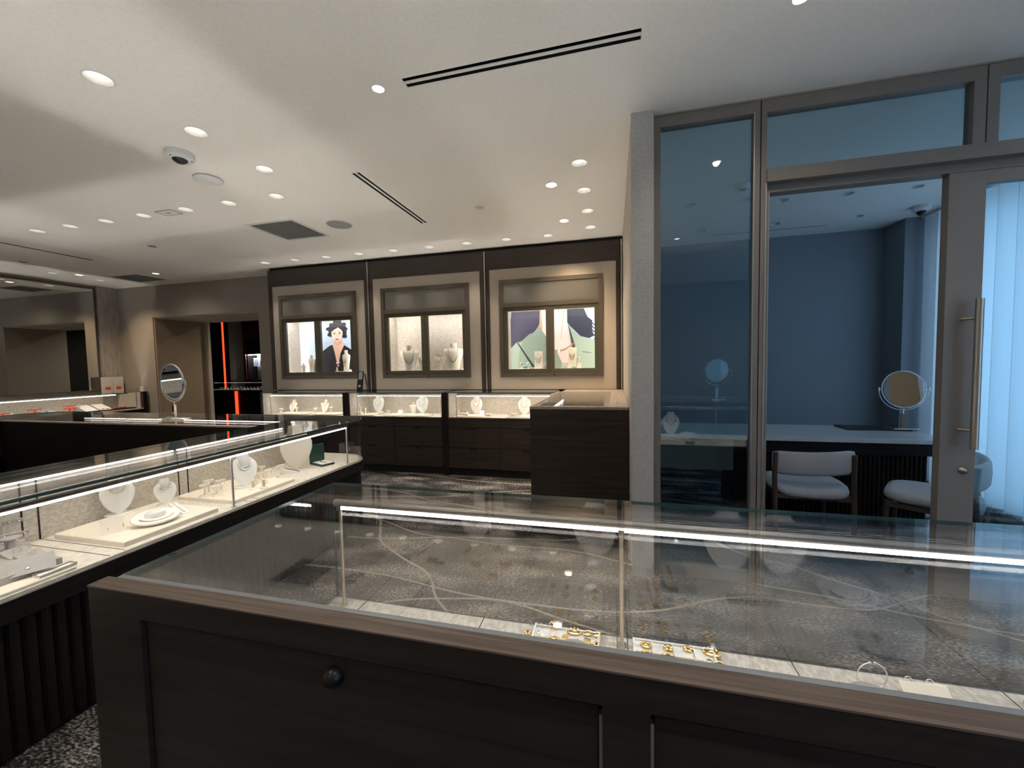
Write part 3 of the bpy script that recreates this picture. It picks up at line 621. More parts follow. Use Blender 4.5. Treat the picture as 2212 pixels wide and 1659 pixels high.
# goods in display bays
zs = 1.282
b1 = bust_torso('necklace_bust', 'large torso bust with long chain in the left door of the middle bay', onY(886, 5.20, zs), .15, .37, group='torso busts'); necklace('long dark beaded chain on the bust behind the left door of the middle bay', b1, .37, 't', .50, 'dsilver', group='bay necklaces', top=.80, w=.16)
b2 = bust_torso('necklace_bust', 'large torso bust at the right end of the middle bay', onY(981, 5.20, zs), .15, .38, group='torso busts'); necklace('long thin chain on the bust at the right end of the middle bay', b2, .38, 't', .48, 'dsilver', group='bay necklaces', top=.80, w=.14)
b3 = bust_torso('necklace_bust', 'smaller torso bust with pendant left of the right large bust', onY(950, 5.27, zs), .1, .25, group='torso busts'); necklace('pendant necklace on the smaller bust at the right of the middle bay', b3, .25, 't', .28, 'dsilver', True, group='bay necklaces', top=.82, w=.10)
b4 = bust_torso('necklace_bust', 'smaller torso bust half hidden by the middle mullion', onY(917, 5.28, zs), 0, .25, group='torso busts'); necklace('pendant necklace on the bust half hidden by the mullion', b4, .25, 't', .28, 'silver', True, group='bay necklaces', top=.82, w=.10)
for i, (px, l) in enumerate(((866, 'left earring rail at the foot of the left bust in the middle bay'), (903, 'earring rail right of the left bust in the middle bay'), (944, 'small earring block in the right door of the middle bay'), (996, 'small block at the right end of the middle bay'))):
    tray(l, onY(px, 5.155, zs), .10 if i < 3 else .06, .03, .03, 0, 'leatherw', 'small blocks in the middle bay')
for i, (px, hh, l) in enumerate(((674, .27, 'tall narrow cream bust with gold necklace left of the mullion'), (749, .33, 'tall narrow cream bust at the right of the left bay'))):
    t = bust_torso('necklace_bust', l, onY(px, 5.22, zs), .1-.2*i, hh, group='narrow busts'); t.scale = (.55, .8, 1)
    o = necklace('gold necklace on the ' + l, t, hh, 't', .45, 'gold', True, group='bay necklaces', w=.15); o.scale = (.55, .8, 1)
t = bust_torso('necklace_bust', 'short cream bust at the foot of the left bay poster', onY(656, 5.20, zs), .3, .15, group='narrow busts'); t.scale = (.6, .8, 1)
tray('small cream tray at the left of the left bay shelf', onY(650, 5.15, zs), .14, .05, .015, .2, 'leather', 'small trays in the left bay')
tray('small cream tray under the narrow bust in the left bay', onY(676, 5.16, zs), .10, .06, .02, 0, 'leather', 'small trays in the left bay')
tray('long cream tray at the right of the left bay shelf', onY(739, 5.16, zs), .20, .06, .02, 0, 'leather', 'small trays in the left bay')
for px, l in ((728, 'small ring finger stand on the right tray of the left bay'), (744, 'ring finger stand before the right narrow bust')):
    b = MB().lathe([(.018, 0), (.02, .004), (.010, .02), (.012, .05), (.008, .06), (.001, .062)], (0, 0, 0), 'leather', 16); o = b.build('ring_stand'); o.location = onY(px, 5.15, zs+.02); tag(o, l, 'ring stand', 'ring stands in the left bay')
oval_plate('round cream necklace plate at the right corner of the left bay', onY(755, 5.155, zs), .05, group='bay plates')
# right bay
for px, wz, l in ((1164, .24, 'upright pale necklace board left of the mullion in the right bay'), (1236, .28, 'upright tan necklace board in the right bay')):
    c = onY(px, 5.24, zs); t = thing('necklace_board', l, 'necklace board', c, 0, 'necklace boards')
    mm = 'leatherw' if px < 1200 else 'leather'
    MB().bev(-.055, -.01, 0, .055, .01, wz, mm, .002).xf(Matrix.Rotation(-.08, 4, 'X')).build('board', t)
    MB().cyl((0, -.035, wz*.78), (0, -.009, wz*.78), .036, mm, n=24).build('neck_disc', t)
    b = MB(); b.tube([(.036*math.cos(a)*1.0, -.022-.004*math.sin(a), wz*.74-.09*abs(math.sin(a))) for a in [math.pi*(1+i/20) for i in range(21)]], .0022, 'gold', 6)
    o = b.build('necklace'); o.location = c; tag(o, 'gold necklace on the ' + l.split(' in the')[0], 'necklace', 'right bay necklaces')
for px, l in ((1176, 'open green jewelry box left of the mullion in the right bay'), (1220, 'open green jewelry box right of the mullion in the right bay')):
    box_open(l, onY(px, 5.16, zs), .08, 0, 'leatherw', 'green', 'open boxes in the right bay')
pillow('aqua bracelet cushion in the left door of the right bay', onY(1136, 5.165, zs+.02), .065); pillow('aqua bracelet cushion in the right door of the right bay', onY(1240, 5.15, zs), .065)
tray('low tan tray at the left of the right bay', onY(1131, 5.16, zs), .16, .06, .02, 0, 'leather', 'blocks in the right bay')
tray('small block beside the left necklace board', onY(1152, 5.14, zs), .05, .035, .035, 0, 'leather', 'blocks in the right bay')
tray('upright tan block at the right of the right bay', onY(1251, 5.24, zs), .05, .05, .075, 0, 'leather', 'blocks in the right bay')
for px, py, m_, l in ((1127, 5.2, 'rose', 'rose gold cuff stand at the left of the right bay'), (1141, 5.22, 'silver', 'silver cuff on stand behind the left aqua cushion'), (1250, 5.24, 'gold', 'gold cuff on the tan block of the right bay')):
    t = MB(); hh = .075; t.lathe([(.02, 0), (.016, .003), (.006, .006), (.006, hh-.03), (.016, hh-.028), (.018, hh), (.014, hh+.004), (.001, hh+.005)], (0, 0, 0), 'leather' if m_ != 'silver' else 'leatherw', 18)
    t.lathe([(.0195, hh-.022), (.0205, hh-.02), (.0205, hh-.006), (.0195, hh-.004)], (0, 0, 0), m_, 20, cap=False)
    o = t.build('cuff_stand'); o.location = onY(px, py, zs+(.075 if px == 1250 else .02)); tag(o, l, 'cuff stand', 'cuff stands in the right bay')
# ================================================================== WALL COUNTERS under the display wall
TB, DB, YF, YB = 1.03, .72, 4.59, 5.085
def counter_unit(x0, x1, idx, lab):
    t = thing('display_counter', lab, 'display counter', ((x0+x1)/2, YF, 0)); L = t.location
    MB().box(x0, YF+.02, .09, x1, YB, .695, 'dark').build('carcass', t, L)
    MB().box(x0, YF+.03, 0, x1, YB-.1, .09, 'blackm').build('toe_kick', t, L)
    MB().box(x0, YF-.002, .695, x1, YF+.04, .72, 'dark_x').box(x0, YF+.04, .695, x1, YB, .712, 'deck').build('deck', t, L)
    mx = (x0+x1)/2
    for c, (a, b_) in enumerate(((x0+.004, mx-.003), (mx+.003, x1-.004))):
        for r, (z0, z1) in enumerate(((.602, .692), (.352, .596), (.097, .346))):
            d = MB().box(a, YF, z0, b_, YF+.018, z1, 'dark_x').build('drawer', t, L)
            if r > 0:
                h = MB().box((a+b_)/2-.045, YF-.004, z1-.022, (a+b_)/2+.045, YF+.002, z1+.004, 'blackm').build('handle', d); h.location = -L
            if r < 2:
                px = (a+b_)/2-.02 if r == 0 else (a+b_)/2+.10
                h = MB().cyl((px, YF-.005, z1-.035), (px, YF+.001, z1-.035), .009, 'black', n=12).build('lock', d); h.location = -L
    # glass case
    MB().box(x0, YB-.05, .712, x1, YB-.03, 1.0, 'fabric').box(x0+.001, YF+.02, .712, x0+.012, YB-.05, TB-.012, 'fabric').box(x1-.012, YF+.02, .712, x1-.001, YB-.05, TB-.012, 'fabric').build('back_panel', t, L)
    MB().box(x0+.002, YF+.01, TB-.010, x1-.002, YB, TB, 'gl').build('glass_top', t, L)
    e = MB().box(x0+.002, YF+.002, TB-.010, x1-.002, YF+.01, TB, 'edge').build('glass_edge', t, L)
    MB().box(x0+.002, YF+.010, .72, mx-.0015, YF+.016, TB-.010, 'gl').build('glass_front', t, L)
    MB().box(mx+.0015, YF+.010, .72, x1-.002, YF+.016, TB-.010, 'gl').build('glass_front', t, L)
    fr = MB(); fr.box(x0+.09, YF+.06, .985, x1-.03, YF+.075, 1.0, 'alu').box(x0+.09, YF+.06, .712, x0+.098, YF+.072, .985, 'alu').box(x1-.038, YF+.06, .712, x1-.03, YF+.072, .985, 'alu'); fr.build('light_bar_frame', t, L)
    MB().box(x0+.10, YF+.062, .980, x1-.04, YF+.076, .985, 'ledw').build('light_bar', t, L)
    added_uplight(t, L, 1, YF+.085, x0+.1, x1-.05, TB-.011, -.07, .42, 1.85)
    added_uplight(t, L, 1, YF+.11, x0+.1, x1-.05, TB-.011, -2.6, .6, 1.85, .0045, 'up2')
    return t
units = [(-4.785, -3.472), (-3.388, -2.062), (-1.988, -0.662)]
for i, (a, c) in enumerate(units):
    counter_unit(a, c, i, ('left wall counter with drawers below the display wall', 'middle wall counter with drawers below the display wall', 'right wall counter with drawers beside the dark end cabinet')[i])
for i, (a, c) in enumerate(((-4.80, -4.787), (-3.470, -3.390), (-2.060, -1.990))):
    o = MB().box(a, YF-.004, 0, c, YB, TB, 'dark').build('counter_post'); tag(o, ('dark end panel at the left of the wall counters', 'dark wood post between left and middle wall counters', 'dark wood post between middle and right wall counters')[i], 'post', 'wall counter posts')
# corner return cabinet with the big end panel
t = thing('corner_cabinet', 'dark wood corner display cabinet with large end panel and oak top', 'display cabinet', (-.27, 3.12, 0)); L = t.location
MB().box(-.648, 3.12, 0, .104, 3.14, TB-.02, 'dark_x').build('end_panel', t, L)
MB().box(-.640, 3.14, .05, .104, YF-.01, .70, 'dark').box(-.640, 3.14, .70, .104, YF-.01, .712, 'deck').build('carcass', t, L)
MB().box(.00, 3.14, .712, .104, YB, TB-.018, 'dark').box(-.640, 5.0, .0, .104, YB, TB-.02, 'dark').build('side_panel', t, L)
tp = MB().box(-.650, 3.118, TB-.02, .106, 3.155, TB, 'top_y').box(-.02, 3.155, TB-.018, .106, YB+.0, TB, 'top_y').box(-.59, 4.72, TB-.018, -.02, YB, TB, 'top_y'); tp.build('top', t, L)
MB().frame(2, TB-.012, TB+.001, -.640, 3.155, -.02, 4.72, .014, 'alu').build('glass_frame', t, L)
MB().box(-.626, 3.169, TB-.010, -.034, 4.706, TB-.003, 'gl').build('glass_top', t, L)
MB().box(-.645, 3.145, .712, -.639, 4.56, TB-.012, 'gl').build('glass_front', t, L)
MB().box(-.03, 3.16, .712, -.02, 4.9, TB-.02, 'fabric').box(-.62, 4.88, .712, -.03, 4.9, TB-.02, 'fabric').build('back_panel', t, L)
MB().cyl((-.56, 3.20, .965), (-.56, 4.5, .965), .010, 'alu').build('light_bar_frame', t, L)
MB().box(-.556, 3.22, .950, -.544, 4.48, .958, 'ledw').build('light_bar', t, L)
added_uplight(t, L, 0, -.605, 3.2, 4.6, TB-.012, -.38, .70, 1.84)
plate('small white display card standing inside the corner cabinet', (-.17, 3.75, .712), .09, .07, .10, .6, 'leatherw', 'cards in corner cabinet')
tray('low white tray inside the corner cabinet', (-.28, 3.62, .712), .16, .12, .02, 0, 'leatherw', 'trays in corner cabinet')
# goods in the wall counters
def wc(px, py, dz=0): v = at(px, py, 2, DB+dz); return Vector((v.x, min(max(v.y, YF+.06), YB-.08), DB+dz-.008))
for px, l in ((640, 'left oval cream tray in the left wall counter'), (712, 'right oval cream tray in the left wall counter')):
    c = wc(px, 893); c.y = 4.80; b = MB(); n = 32
    b.loft([[(s*.24*(abs(math.cos(q))**.7)*math.copysign(1, math.cos(q)), s*.12*(abs(math.sin(q))**.7)*math.copysign(1, math.sin(q)), z) for q in [2*math.pi*i/n for i in range(n)]] for s, z in ((.92, 0), (1, .008), (1, .014), (.95, .018))], 'leather')
    o = b.build('display_tray'); o.location = c; tag(o, l, 'tray', 'oval trays')
for px, l in ((644, 'left'), (718, 'right')):
    c = wc(px, 890); c.y = 4.80; c.z += .018
    t = bust_egg('reclining_bust', 'reclining cream neck form on the %s oval tray' % l, c, .35, .21, 'leather', 38, 'reclining forms'); t.scale = (.62, 1, .85)
    o = necklace('necklace on the reclining form of the %s oval tray' % l, t, .21, 'egg', .36, 'gold', False, 'reclining form necklaces', tilt=38); o.scale = (.62, 1, .85)
for i, (px, yy, hh, l) in enumerate(((625, 4.76, .06, 'left end of the left oval tray'), (652, 4.83, .07, 'right end of the left oval tray'), (701, 4.78, .07, 'left end of the right oval tray'), (708, 4.87, .13, 'rear of the right oval tray'), (728, 4.86, .08, 'right end of the right oval tray'))):
    b = MB().lathe([(.02, 0), (.022, .004), (.012, .008), (.012, hh*.6), (.022, hh*.65), (.024, hh), (.001, hh+.003)], (0, 0, 0), 'leather', 16)
    c = wc(px, 890); c.y = yy; c.z += .018; o = b.build('ring_stand'); o.location = c; tag(o, 'cream ring stand at the ' + l, 'ring stand', 'ring stands on oval trays')
for px, l, s in ((834, 'bust with silver necklace left in the middle wall counter', .23), (930, 'bust with long necklace right in the middle wall counter', .235), (1046, 'bust with bead necklace left in the right wall counter', .22), (1146, 'bust partly hidden by the corner cabinet glass', .22)):
    c = wc(px, 890); c.y = 4.86; t = bust_egg('necklace_bust', 'white egg shaped ' + l, (c.x, c.y, c.z+.012), 0, s, 'leatherw', 10, 'white busts in wall counters')
    necklace('necklace on the ' + l, t, s, 'egg', .42, 'silver' if px != 1046 else 'gold', px == 834, 'necklaces in wall counters', r=.008, tilt=10)
c = wc(910, 890); c.y = 4.88; bust_torso('necklace_bust', 'low cream shoulder bust beside the right bust in the middle counter', (c.x, c.y, c.z+.012), .2, .15, 'leather', 'shoulder busts')
for px, sx, l in ((808, .26, 'left tray in the middle wall counter'), (863, .18, 'centre tray in the middle wall counter'), (918, .36, 'right tray in the middle wall counter'), (1035, .36, 'left tray in the right wall counter'), (1135, .30, 'right tray in the right wall counter')):
    c = wc(px, 893); c.y = 4.76; tray('cream ' + l, c, sx, .17, .018, 0, 'leather', 'trays in wall counters')
for i, (px, l) in enumerate(((792, 'bracelet roll at the left end of the middle counter'), (837, 'white bracelet block in the centre of the middle counter'), (881, 'sloping earring card left of the shoulder bust'), (1010, 'ring block at the left of the right counter'), (1024, 'second ring block in the right counter'), (1056, 'sloping card right of the bead necklace bust'), (1072, 'small block beside the sloping card'), (1124, 'double block left of the half hidden bust'))):
    c = wc(px, 893); c.y = 4.72+.03*(i % 2); c.z += .018
    (plate if i in (2, 5) else tray)(l, c, *((.06, .04, .06, 0, 'leatherw', 'small blocks in wall counters') if i in (2, 5) else (.07, .05, .03, 0, 'leather', 'small blocks in wall counters')))
for i, (px, hh, l) in enumerate(((803, .09, 'left of two tall cream finger stands'), (812, .075, 'right of two tall cream finger stands'), (858, .05, 'left small ring cone in the middle counter'), (867, .05, 'right small ring cone in the middle counter'), (893, .05, 'ring cone beside the sloping earring card'), (937, .09, 'tall stand before the right bust of the middle counter'), (1013, .07, 'ring cone behind the ring blocks'), (1031, .04, 'low ring cone in the right counter'))):
    b = MB().lathe([(.016, 0), (.018, .003), (.009, .01), (.009, hh*.7), (.013, hh*.8), (.008, hh), (.001, hh+.002)], (0, 0, 0), 'leather', 14)
    c = wc(px, 890); c.y = 4.79+.02*(i % 3)-.02; c.z += .018; o = b.build('ring_stand'); o.location = c; tag(o, l, 'ring stand', 'ring stands in wall counters')
c = wc(1128, 893); c.y = 4.68; 
for k in range(5):
    b = MB().tube([(.016*math.cos(2*math.pi*i/16), 0, .016+.016*math.sin(2*math.pi*i/16)) for i in range(16)], .003, 'dsilver', 6, closed=True)
    o = b.build('bangle'); o.location = (c.x-.07+.032*k, 4.69, c.z+.018); o.rotation_euler = (0, 0, 1.2); tag(o, ORD[k] + ' bangle from the left on the front tray beside the corner cabinet', 'bangle', 'bangles in the right counter')
o = MB().bev(-.05, -.02, 0, .05, .02, .006, 'green', .002).build('price_plate'); c = wc(912, 898); o.location = (c.x, YF+.05, DB-.008); tag(o, 'small green name plate at the front of the middle wall counter', 'name plate')
# card holder on the left/middle wall counter
t = thing('card_stand', 'black picture card stand on the wall counter top before the divider', 'card stand', (at(772, 846, 2, TB).x, 4.80, TB)); 
MB().add([(-.045, 0, 0), (.045, 0, 0), (.045, .05, .27), (-.045, .05, .27), (-.045, .006, 0), (.045, .006, 0), (.045, .056, .27), (-.045, .056, .27)], [(0, 1, 2, 3), (7, 6, 5, 4), (0, 4, 5, 1), (1, 5, 6, 2), (2, 6, 7, 3), (3, 7, 4, 0)], 'black').build('front', t)
MB().box(-.04, .05, 0, .075, .12, .004, 'black').add([(.045, .1, 0), (.075, .11, 0), (.045, .055, .24), (.06, .06, .24)], [(0, 1, 3, 2)], 'bronze').build('foot', t)
MB().add([(-.03, .0275, .16), (.03, .0275, .16), (.03, .0465, .262), (-.03, .0465, .262)], [(0, 1, 2, 3)], 'greyl').build('picture', t)
MB().add([(-.018, .007, .06), (.012, .007, .06), (.012, .012, .085), (-.018, .012, .085)], [(0, 1, 2, 3)], 'paper').build('caption', t)
exec_after = True
# ================================================================== ISLAND COUNTERS
TI, DI = 0.932, 0.593
XF, XB, YE, YS, XL, XLI = -2.05, -2.66, 3.125, 2.46, -6.20, -5.56
YN = -1.6
def arc(cx, cy, r, a0, a1, n=10): return [(cx+r*math.cos(math.radians(a0+(a1-a0)*i/n)), cy+r*math.sin(math.radians(a0+(a1-a0)*i/n))) for i in range(n+1)]
RC = .26
def off_poly(d, which='R'):
    r = RC-d
    if which == 'R': return [(XB, YN), (XF-d, YN)] + arc(XF-RC, YE-RC, r, 0, 90) + [(XB, YE-d)]
    return [(XLI, YN)] + [(XLI, YE-d)] + arc(XL+RC, YE-RC, r, 90, 180) + [(XL+d, YN)]
def wallstrip(b, pts, z0, z1, th, m):
    """thin upright sheet following pts"""
    out = []; n = len(pts)
    for i, p in enumerate(pts):
        a = Vector(pts[max(i-1, 0)]); c = Vector(pts[min(i+1, n-1)]); d = (c-a).normalized(); nrm = Vector((-d.y, d.x))
        out.append((p[0]+nrm.x*th, p[1]+nrm.y*th))
    r0 = [(x, y, z0) for x, y in pts]; r1 = [(x, y, z1) for x, y in pts]; q0 = [(x, y, z0) for x, y in out]; q1 = [(x, y, z1) for x, y in out]
    b.loft([r0, r1], m, False, closed=False); b.loft([q0, q1], m, False, closed=False); b.loft([r1, q1], m, False, closed=False); b.loft([r0, q0], m, False, closed=False)
    return b
def flutes(b, pts, z0, z1, pitch, m):
    """row of half round vertical ribs along a path"""
    L_ = 0; segs = []
    for i in range(len(pts)-1):
        a, c = Vector(pts[i]), Vector(pts[i+1]); segs.append((a, c, (c-a).length))
    tot = sum(s[2] for s in segs); n = int(tot/pitch); k = 0; acc = 0
    path0, path1 = [], []
    def pos(s):
        a_ = 0
        for a, c, l in segs:
            if s <= a_+l+1e-9: u = (s-a_)/l if l else 0; d = (c-a).normalized(); return a+(c-a)*u, Vector((d.y, -d.x))
            a_ += l
        a, c, l = segs[-1]; d = (c-a).normalized(); return c, Vector((d.y, -d.x))
    for i in range(n):
        for j in range(5):
            s = (i+j/5)*tot/n; p, nr = pos(s); q = p+nr*(.020*math.sin(math.pi*j/5)**.6)
            path0.append((q.x, q.y, z0)); path1.append((q.x, q.y, z1))
    b.loft([path0, path1], m, False, smooth=False, closed=False)
    return b
t = thing('display_counter', 'long lit island counter with rounded end at the left of the aisle', 'display counter', (-2.35, 1.0, 0)); L = t.location
MB().prism(off_poly(.045), .0, .50, 'dark').build('carcass', t, L)
MB().prism(off_poly(.0), .505, DI-.012, 'dark').build('fascia', t, L)
front = [(XF, YN)] + arc(XF-RC, YE-RC, RC, 0, 90, 8) + [(XB+.3, YE)]
ins = [(x-.042 if y <= YE-RC else x-(x-(XF-RC))/RC*.042, y if y <= YE-RC else y-(y-(YE-RC))/RC*.042) for x, y in front]
flutes(MB(), ins, .02, .505, .042, 'dark').build('fluted_panel', t, L)
MB().prism(off_poly(.006), DI-.012, DI-.006, 'deck').build('deck_rim', t, L)
MB().prism(off_poly(.012), DI-.006, DI, 'deck').build('deck', t, L)
MB().box(XB, YN, .03, XB+.02, YE-.02, .875, 'dark').box(XB, YN, .885, XB+.03, YE-.32, TI-.010, 'dark').build('staff_panel', t, L)
bp = MB().box(XB+.02, YN, DI, XB+.035, 2.72, .875, 'fabric')
for y in (1.20, 1.255, 1.885, 1.94): bp.box(XB+.034, y-.003, DI, XB+.037, y+.003, .875, 'dark')
bp.build('back_panel', t, L)
b = MB()
for y in (1.20, 1.255, 1.885, 1.94): b.box(XB+.04, y-.0015, DI, XF-.03, y+.0015, DI+.0015, 'dsilver')
b.build('deck_seams', t, L)
MB().prism(off_poly(-.002), TI-.010, TI, 'gl', 'edge').build('glass_top', t, L)
wallstrip(MB(), [(XF-.012, YN)] + [(XF-.012, 1.79)], DI, TI-.010, .008, 'gl').build('glass_front', t, L)
wallstrip(MB(), [(XF-.012, 1.793)] + arc(XF-RC, YE-RC, RC-.012, 0, 90, 12) + [(XB+.25, YE-.012)], DI, TI-.010, .008, 'gl').build('glass_front', t, L)
added_uplight(t, L, 0, -2.605, YN+.1, 2.75, TI-.011, -.50, .76, 1.94)
def light_bar(t, L, p0, p1, lx, ly, r=.011, sh=.007):
    """metal tube with a lit strip on its lower inner side; (lx, ly) points to the inside"""
    p0, p1 = Vector(p0), Vector(p1); b = MB().cyl(p0, p1, r, 'alu' if sh > .008 else 'tube', n=16); b.build('light_bar_frame', t, L)
    d = (p1-p0).normalized(); inn = Vector((lx, ly, 0)); a, c = p0+d*.03, p1-d*.03
    o = inn*(r*.75)+Vector((0, 0, -r*.85)); s = Vector((0, 0, -sh))+inn*-.004
    if sh > .008: MB().loft([[q+Vector((0, 0, -r*.8))-inn*.0125, q+Vector((0, 0, -r*.85-sh-.003))-inn*.0125, q+Vector((0, 0, -r*.85-sh-.003))-inn*.0115, q+Vector((0, 0, -r*.8+.004))-inn*.0115] for q in (p0, p1)], 'steel').build('light_bar_shield', t, L)  # lip added to block the strip's mirror image in the front glass
    MB().loft([[a+o+inn*.001, a+o+s+inn*.001, a+s-inn*.006+Vector((0, 0, -r*.85)), a-inn*.006+Vector((0, 0, -r*.85))], [c+o+inn*.001, c+o+s+inn*.001, c+s-inn*.006+Vector((0, 0, -r*.85)), c-inn*.006+Vector((0, 0, -r*.85))]], 'ledn' if sh > .008 else 'led').build('light_bar', t, L)
light_bar(t, L, (XF-.045, YN+.1, .895), (XF-.045, 2.82, .895), -1, 0)
added_uplight(t, L, 0, XF-.075, YN+.1, 2.80, TI-.011, -2.6, 4.0, 1.94, .003, 'up2')
MB().box(XB+.037, YN+.1, .877, XB+.044, 1.86, .885, 'led2').box(XB+.037, 1.88, .877, XB+.044, 2.70, .885, 'led2').build('light_strip', t, L)
for y in (-.2, 1.79, 2.80):
    MB().cyl((XF-.045, y, DI), (XF-.045, y, .893), .006, 'alu', n=10).cyl((XF-.045, y, DI), (XF-.045, y, DI+.006), .014, 'alu', n=12).build('light_bar_post', t, L)
t = thing('display_counter', 'dark glass topped island back counter carrying the chrome mirror', 'display counter', (-4.1, 2.8, 0)); L = t.location
MB().box(XLI+.001, YS, 0, XB-.001, YS+.02, TI-.04, 'dark').box(XLI+.001, YS, TI-.04, XB-.001, YS+.03, TI-.010, 'dark').build('staff_panel', t, L)
MB().box(XLI+.001, YS+.02, .03, XB-.001, YE-.045, .55, 'dark').build('carcass', t, L)
MB().box(XLI+.001, YS+.02, .55, XB-.001, YE-.012, DI, 'deck').build('deck', t, L)
MB().box(XLI+.001, YE-.020, DI, XB-.001, YE-.012, TI-.010, 'gl').build('glass_front', t, L)
MB().box(XLI+.001, YS+.035, TI-.010, XB-.001, YE, TI, 'gl').build('glass_top', t, L)
MB().box(XLI+.001, YS-.002, TI-.010, XB-.001, YS+.035, TI+.001, 'top_y').build('edge_rail', t, L)
MB().box(XLI+.2, YS+.035, DI, XB-.2, YS+.045, .86, 'fabric').build('back_panel', t, L)
v0, v1, v2, v3 = at(182, 903, 2, .90), at(350, 906, 2, .90), at(397, 907.5, 2, .90), at(590, 913, 2, .90)
yl = v0.y
MB().box(v0.x, yl, .895, v1.x, yl+.014, .905, 'led2').box(v2.x, yl, .895, XB-.03, yl+.014, .905, 'led2').build('light_strip', t, L)
MB().box(v0.x-.01, yl+.002, .883, XB-.02, yl+.012, .894, 'alu').build('light_bar_frame', t, L)
added_uplight(t, L, 1, yl-.010, XLI+.1, XB-.1, TI-.011, -.50, .67, 1.94)
t = thing('display_counter', 'far left island counter in front of the mirror wall', 'display counter', (-5.9, 1.0, 0)); L = t.location
MB().box(XLI-.02, YN, 0, XLI, YE-.02, TI-.010, 'dark').build('staff_panel', t, L)
MB().prism(off_poly(.045, 'L'), .03, .55, 'dark').build('carcass', t, L)
MB().prism(off_poly(.012, 'L'), .55, DI, 'deck').build('deck', t, L)
MB().prism(off_poly(0, 'L'), TI-.010, TI, 'gl', 'edge').build('glass_top', t, L)
MB().box(XLI-.035, YN, TI-.010, XLI, YE-.7, TI+.001, 'top_y').build('edge_rail', t, L)
added_uplight(t, L, 0, -5.88, YN+.1, 2.9, TI-.011, -.62, .60, 1.94)
added_uplight(t, L, 0, -6.0, YN+.1, 2.85, TI-.011, -3, 3, 1.94, .0035, 'up2')
# mirror stand on the back counter
def yoke_mirror(t, R, zc, base, rod, face, tilt=0.0, thick=.012, yr=1.18):
    """round table mirror in a U shaped yoke"""
    b = MB(); T_ = Matrix.Translation((0, 0, zc)) @ Matrix.Rotation(tilt, 4, 'X')
    b.cyl((0, -thick/2-.001, 0), (0, -thick/2-.0015, 0), R*.93, 'mirror', n=48, smooth=False); b.cyl((0, thick/2+.001, 0), (0, thick/2+.0015, 0), R*.93, 'mirror', n=48, smooth=False)
    b.xf(T_); g = b.build('mirror_glass', t)
    b = MB(); b.tube([(R*math.cos(2*math.pi*i/48), 0, R*math.sin(2*math.pi*i/48)) for i in range(48)], thick*.55, rod, 8, closed=True); b.cyl((0, -thick/2, 0), (0, thick/2, 0), R*.95, rod, n=48)
    b.xf(T_); b.build('mirror_rim', t)
    b = MB(); b.tube([(R*yr*math.cos(a), 0, zc+R*yr*math.sin(a)) for a in [math.pi*(1+i/28) for i in range(29)]], thick*.38, rod, 8)
    for s in (-1, 1): b.cyl((s*R*.98, 0, zc), (s*R*(yr+.02), 0, zc), .005, rod, n=10).cyl((s*R*yr, 0, zc-.012), (s*R*yr, 0, zc+.018), .007, rod, n=10)
    b.build('yoke', t)
    zb = zc-R*yr
    b = MB().box(-.012, -.010, base, .012, .010, zb-.03, rod).cyl((0, 0, zb-.03), (0, 0, zb), .006, rod, n=12).ball((0, 0, zb), .010, rod, 12); b.build('stem', t)
v = at(378, 905, 1, 2.75)
t = thing('table_mirror', 'chrome framed round mirror standing on the island back counter', 'mirror', (v.x, 2.75, TI), -.12)
yoke_mirror(t, .155, .335, .012, 'chrome', 'mirror', 0.05, .014, 1.14)
b = MB()
for s in (-1, 1): b.tube([(-.135, s*.055, .010), (.135, s*.055, .010)], .006, 'chrome', 8)
b.box(-.135, -.055, .004, -.12, .055, .015, 'chrome').box(.12, -.055, .004, .135, .055, .015, 'chrome').box(-.02, -.055, 0, .02, .055, .018, 'chrome').build('base', t)
# goods in the lit island counter
def io(px, py, dz=0): v = at(px, py, 2, DI+dz); return Vector((v.x, v.y, DI+dz))
a = at(155, 1170, 2, DI+.02); c = at(472, 1090, 2, DI+.02)
def ltray(label, y0, y1, x0, x1, h, m='leather'):
    return tray(label, (((x0+x1)/2), (y0+y1)/2, DI+(.012 if m == 'greyle' else 0)), x1-x0, y1-y0, h, 0, m, 'long trays in the island counter')
q = [at(x, y, 2, DI+.024) for x, y in ((155, 1158), (265, 1172), (472, 1096), (375, 1072))]
ltray('cream tray with necklace forms in the island counter', q[0].y, q[2].y, XB+.10, q[2].x, .024)
q2 = [at(x, y, 2, DI+.022) for x, y in ((415, 1074), (510, 1080), (637, 1033), (560, 1020))]
ltray('cream tray with earring stands in the island counter', q2[0].y, q2[2].y, XB+.10, q2[2].x, .022)
q3 = [at(x, y, 2, DI+.030) for x, y in ((0, 1262), (136, 1208))]
ltray('grey display tray at the left edge of the photo', .30, q3[1].y, XB+.14, q3[1].x, .03, 'greyle')
ltray('pale tray under the grey tray at the left edge', .20, at(192, 1222, 2, DI+.02).y, XB+.12, XF-.03, .012, 'leather')
def bust_i(px, py, h, rz, lab, dz=.024, **k):
    v = io(px, py, dz); return bust_egg('necklace_bust', lab, v, rz, h, 'leatherw', 14, k.get('g', 'white necklace busts in the island counter'))
IR = 1.15
t1 = bust_i(258, 1112, .185, IR, 'tall white neck bust with layered chains behind the earring card')
necklace('three strand silver necklace on the tall bust behind the earring card', t1, .185, 'egg', .27, 'silver', group='island necklaces', w=.15, tilt=14, r=.007)
necklace('upper gold chain on the tall bust behind the earring card', t1, .185, 'egg', .20, 'gold', group='island necklaces', w=.145, tilt=14, r=.004)
t2 = bust_i(360, 1090, .135, IR, 'small white neck bust with silver chains right of the tall bust')
necklace('silver chain on the small bust beside the tall bust', t2, .135, 'egg', .30, 'silver', group='island necklaces', w=.17, tilt=14, r=.009)
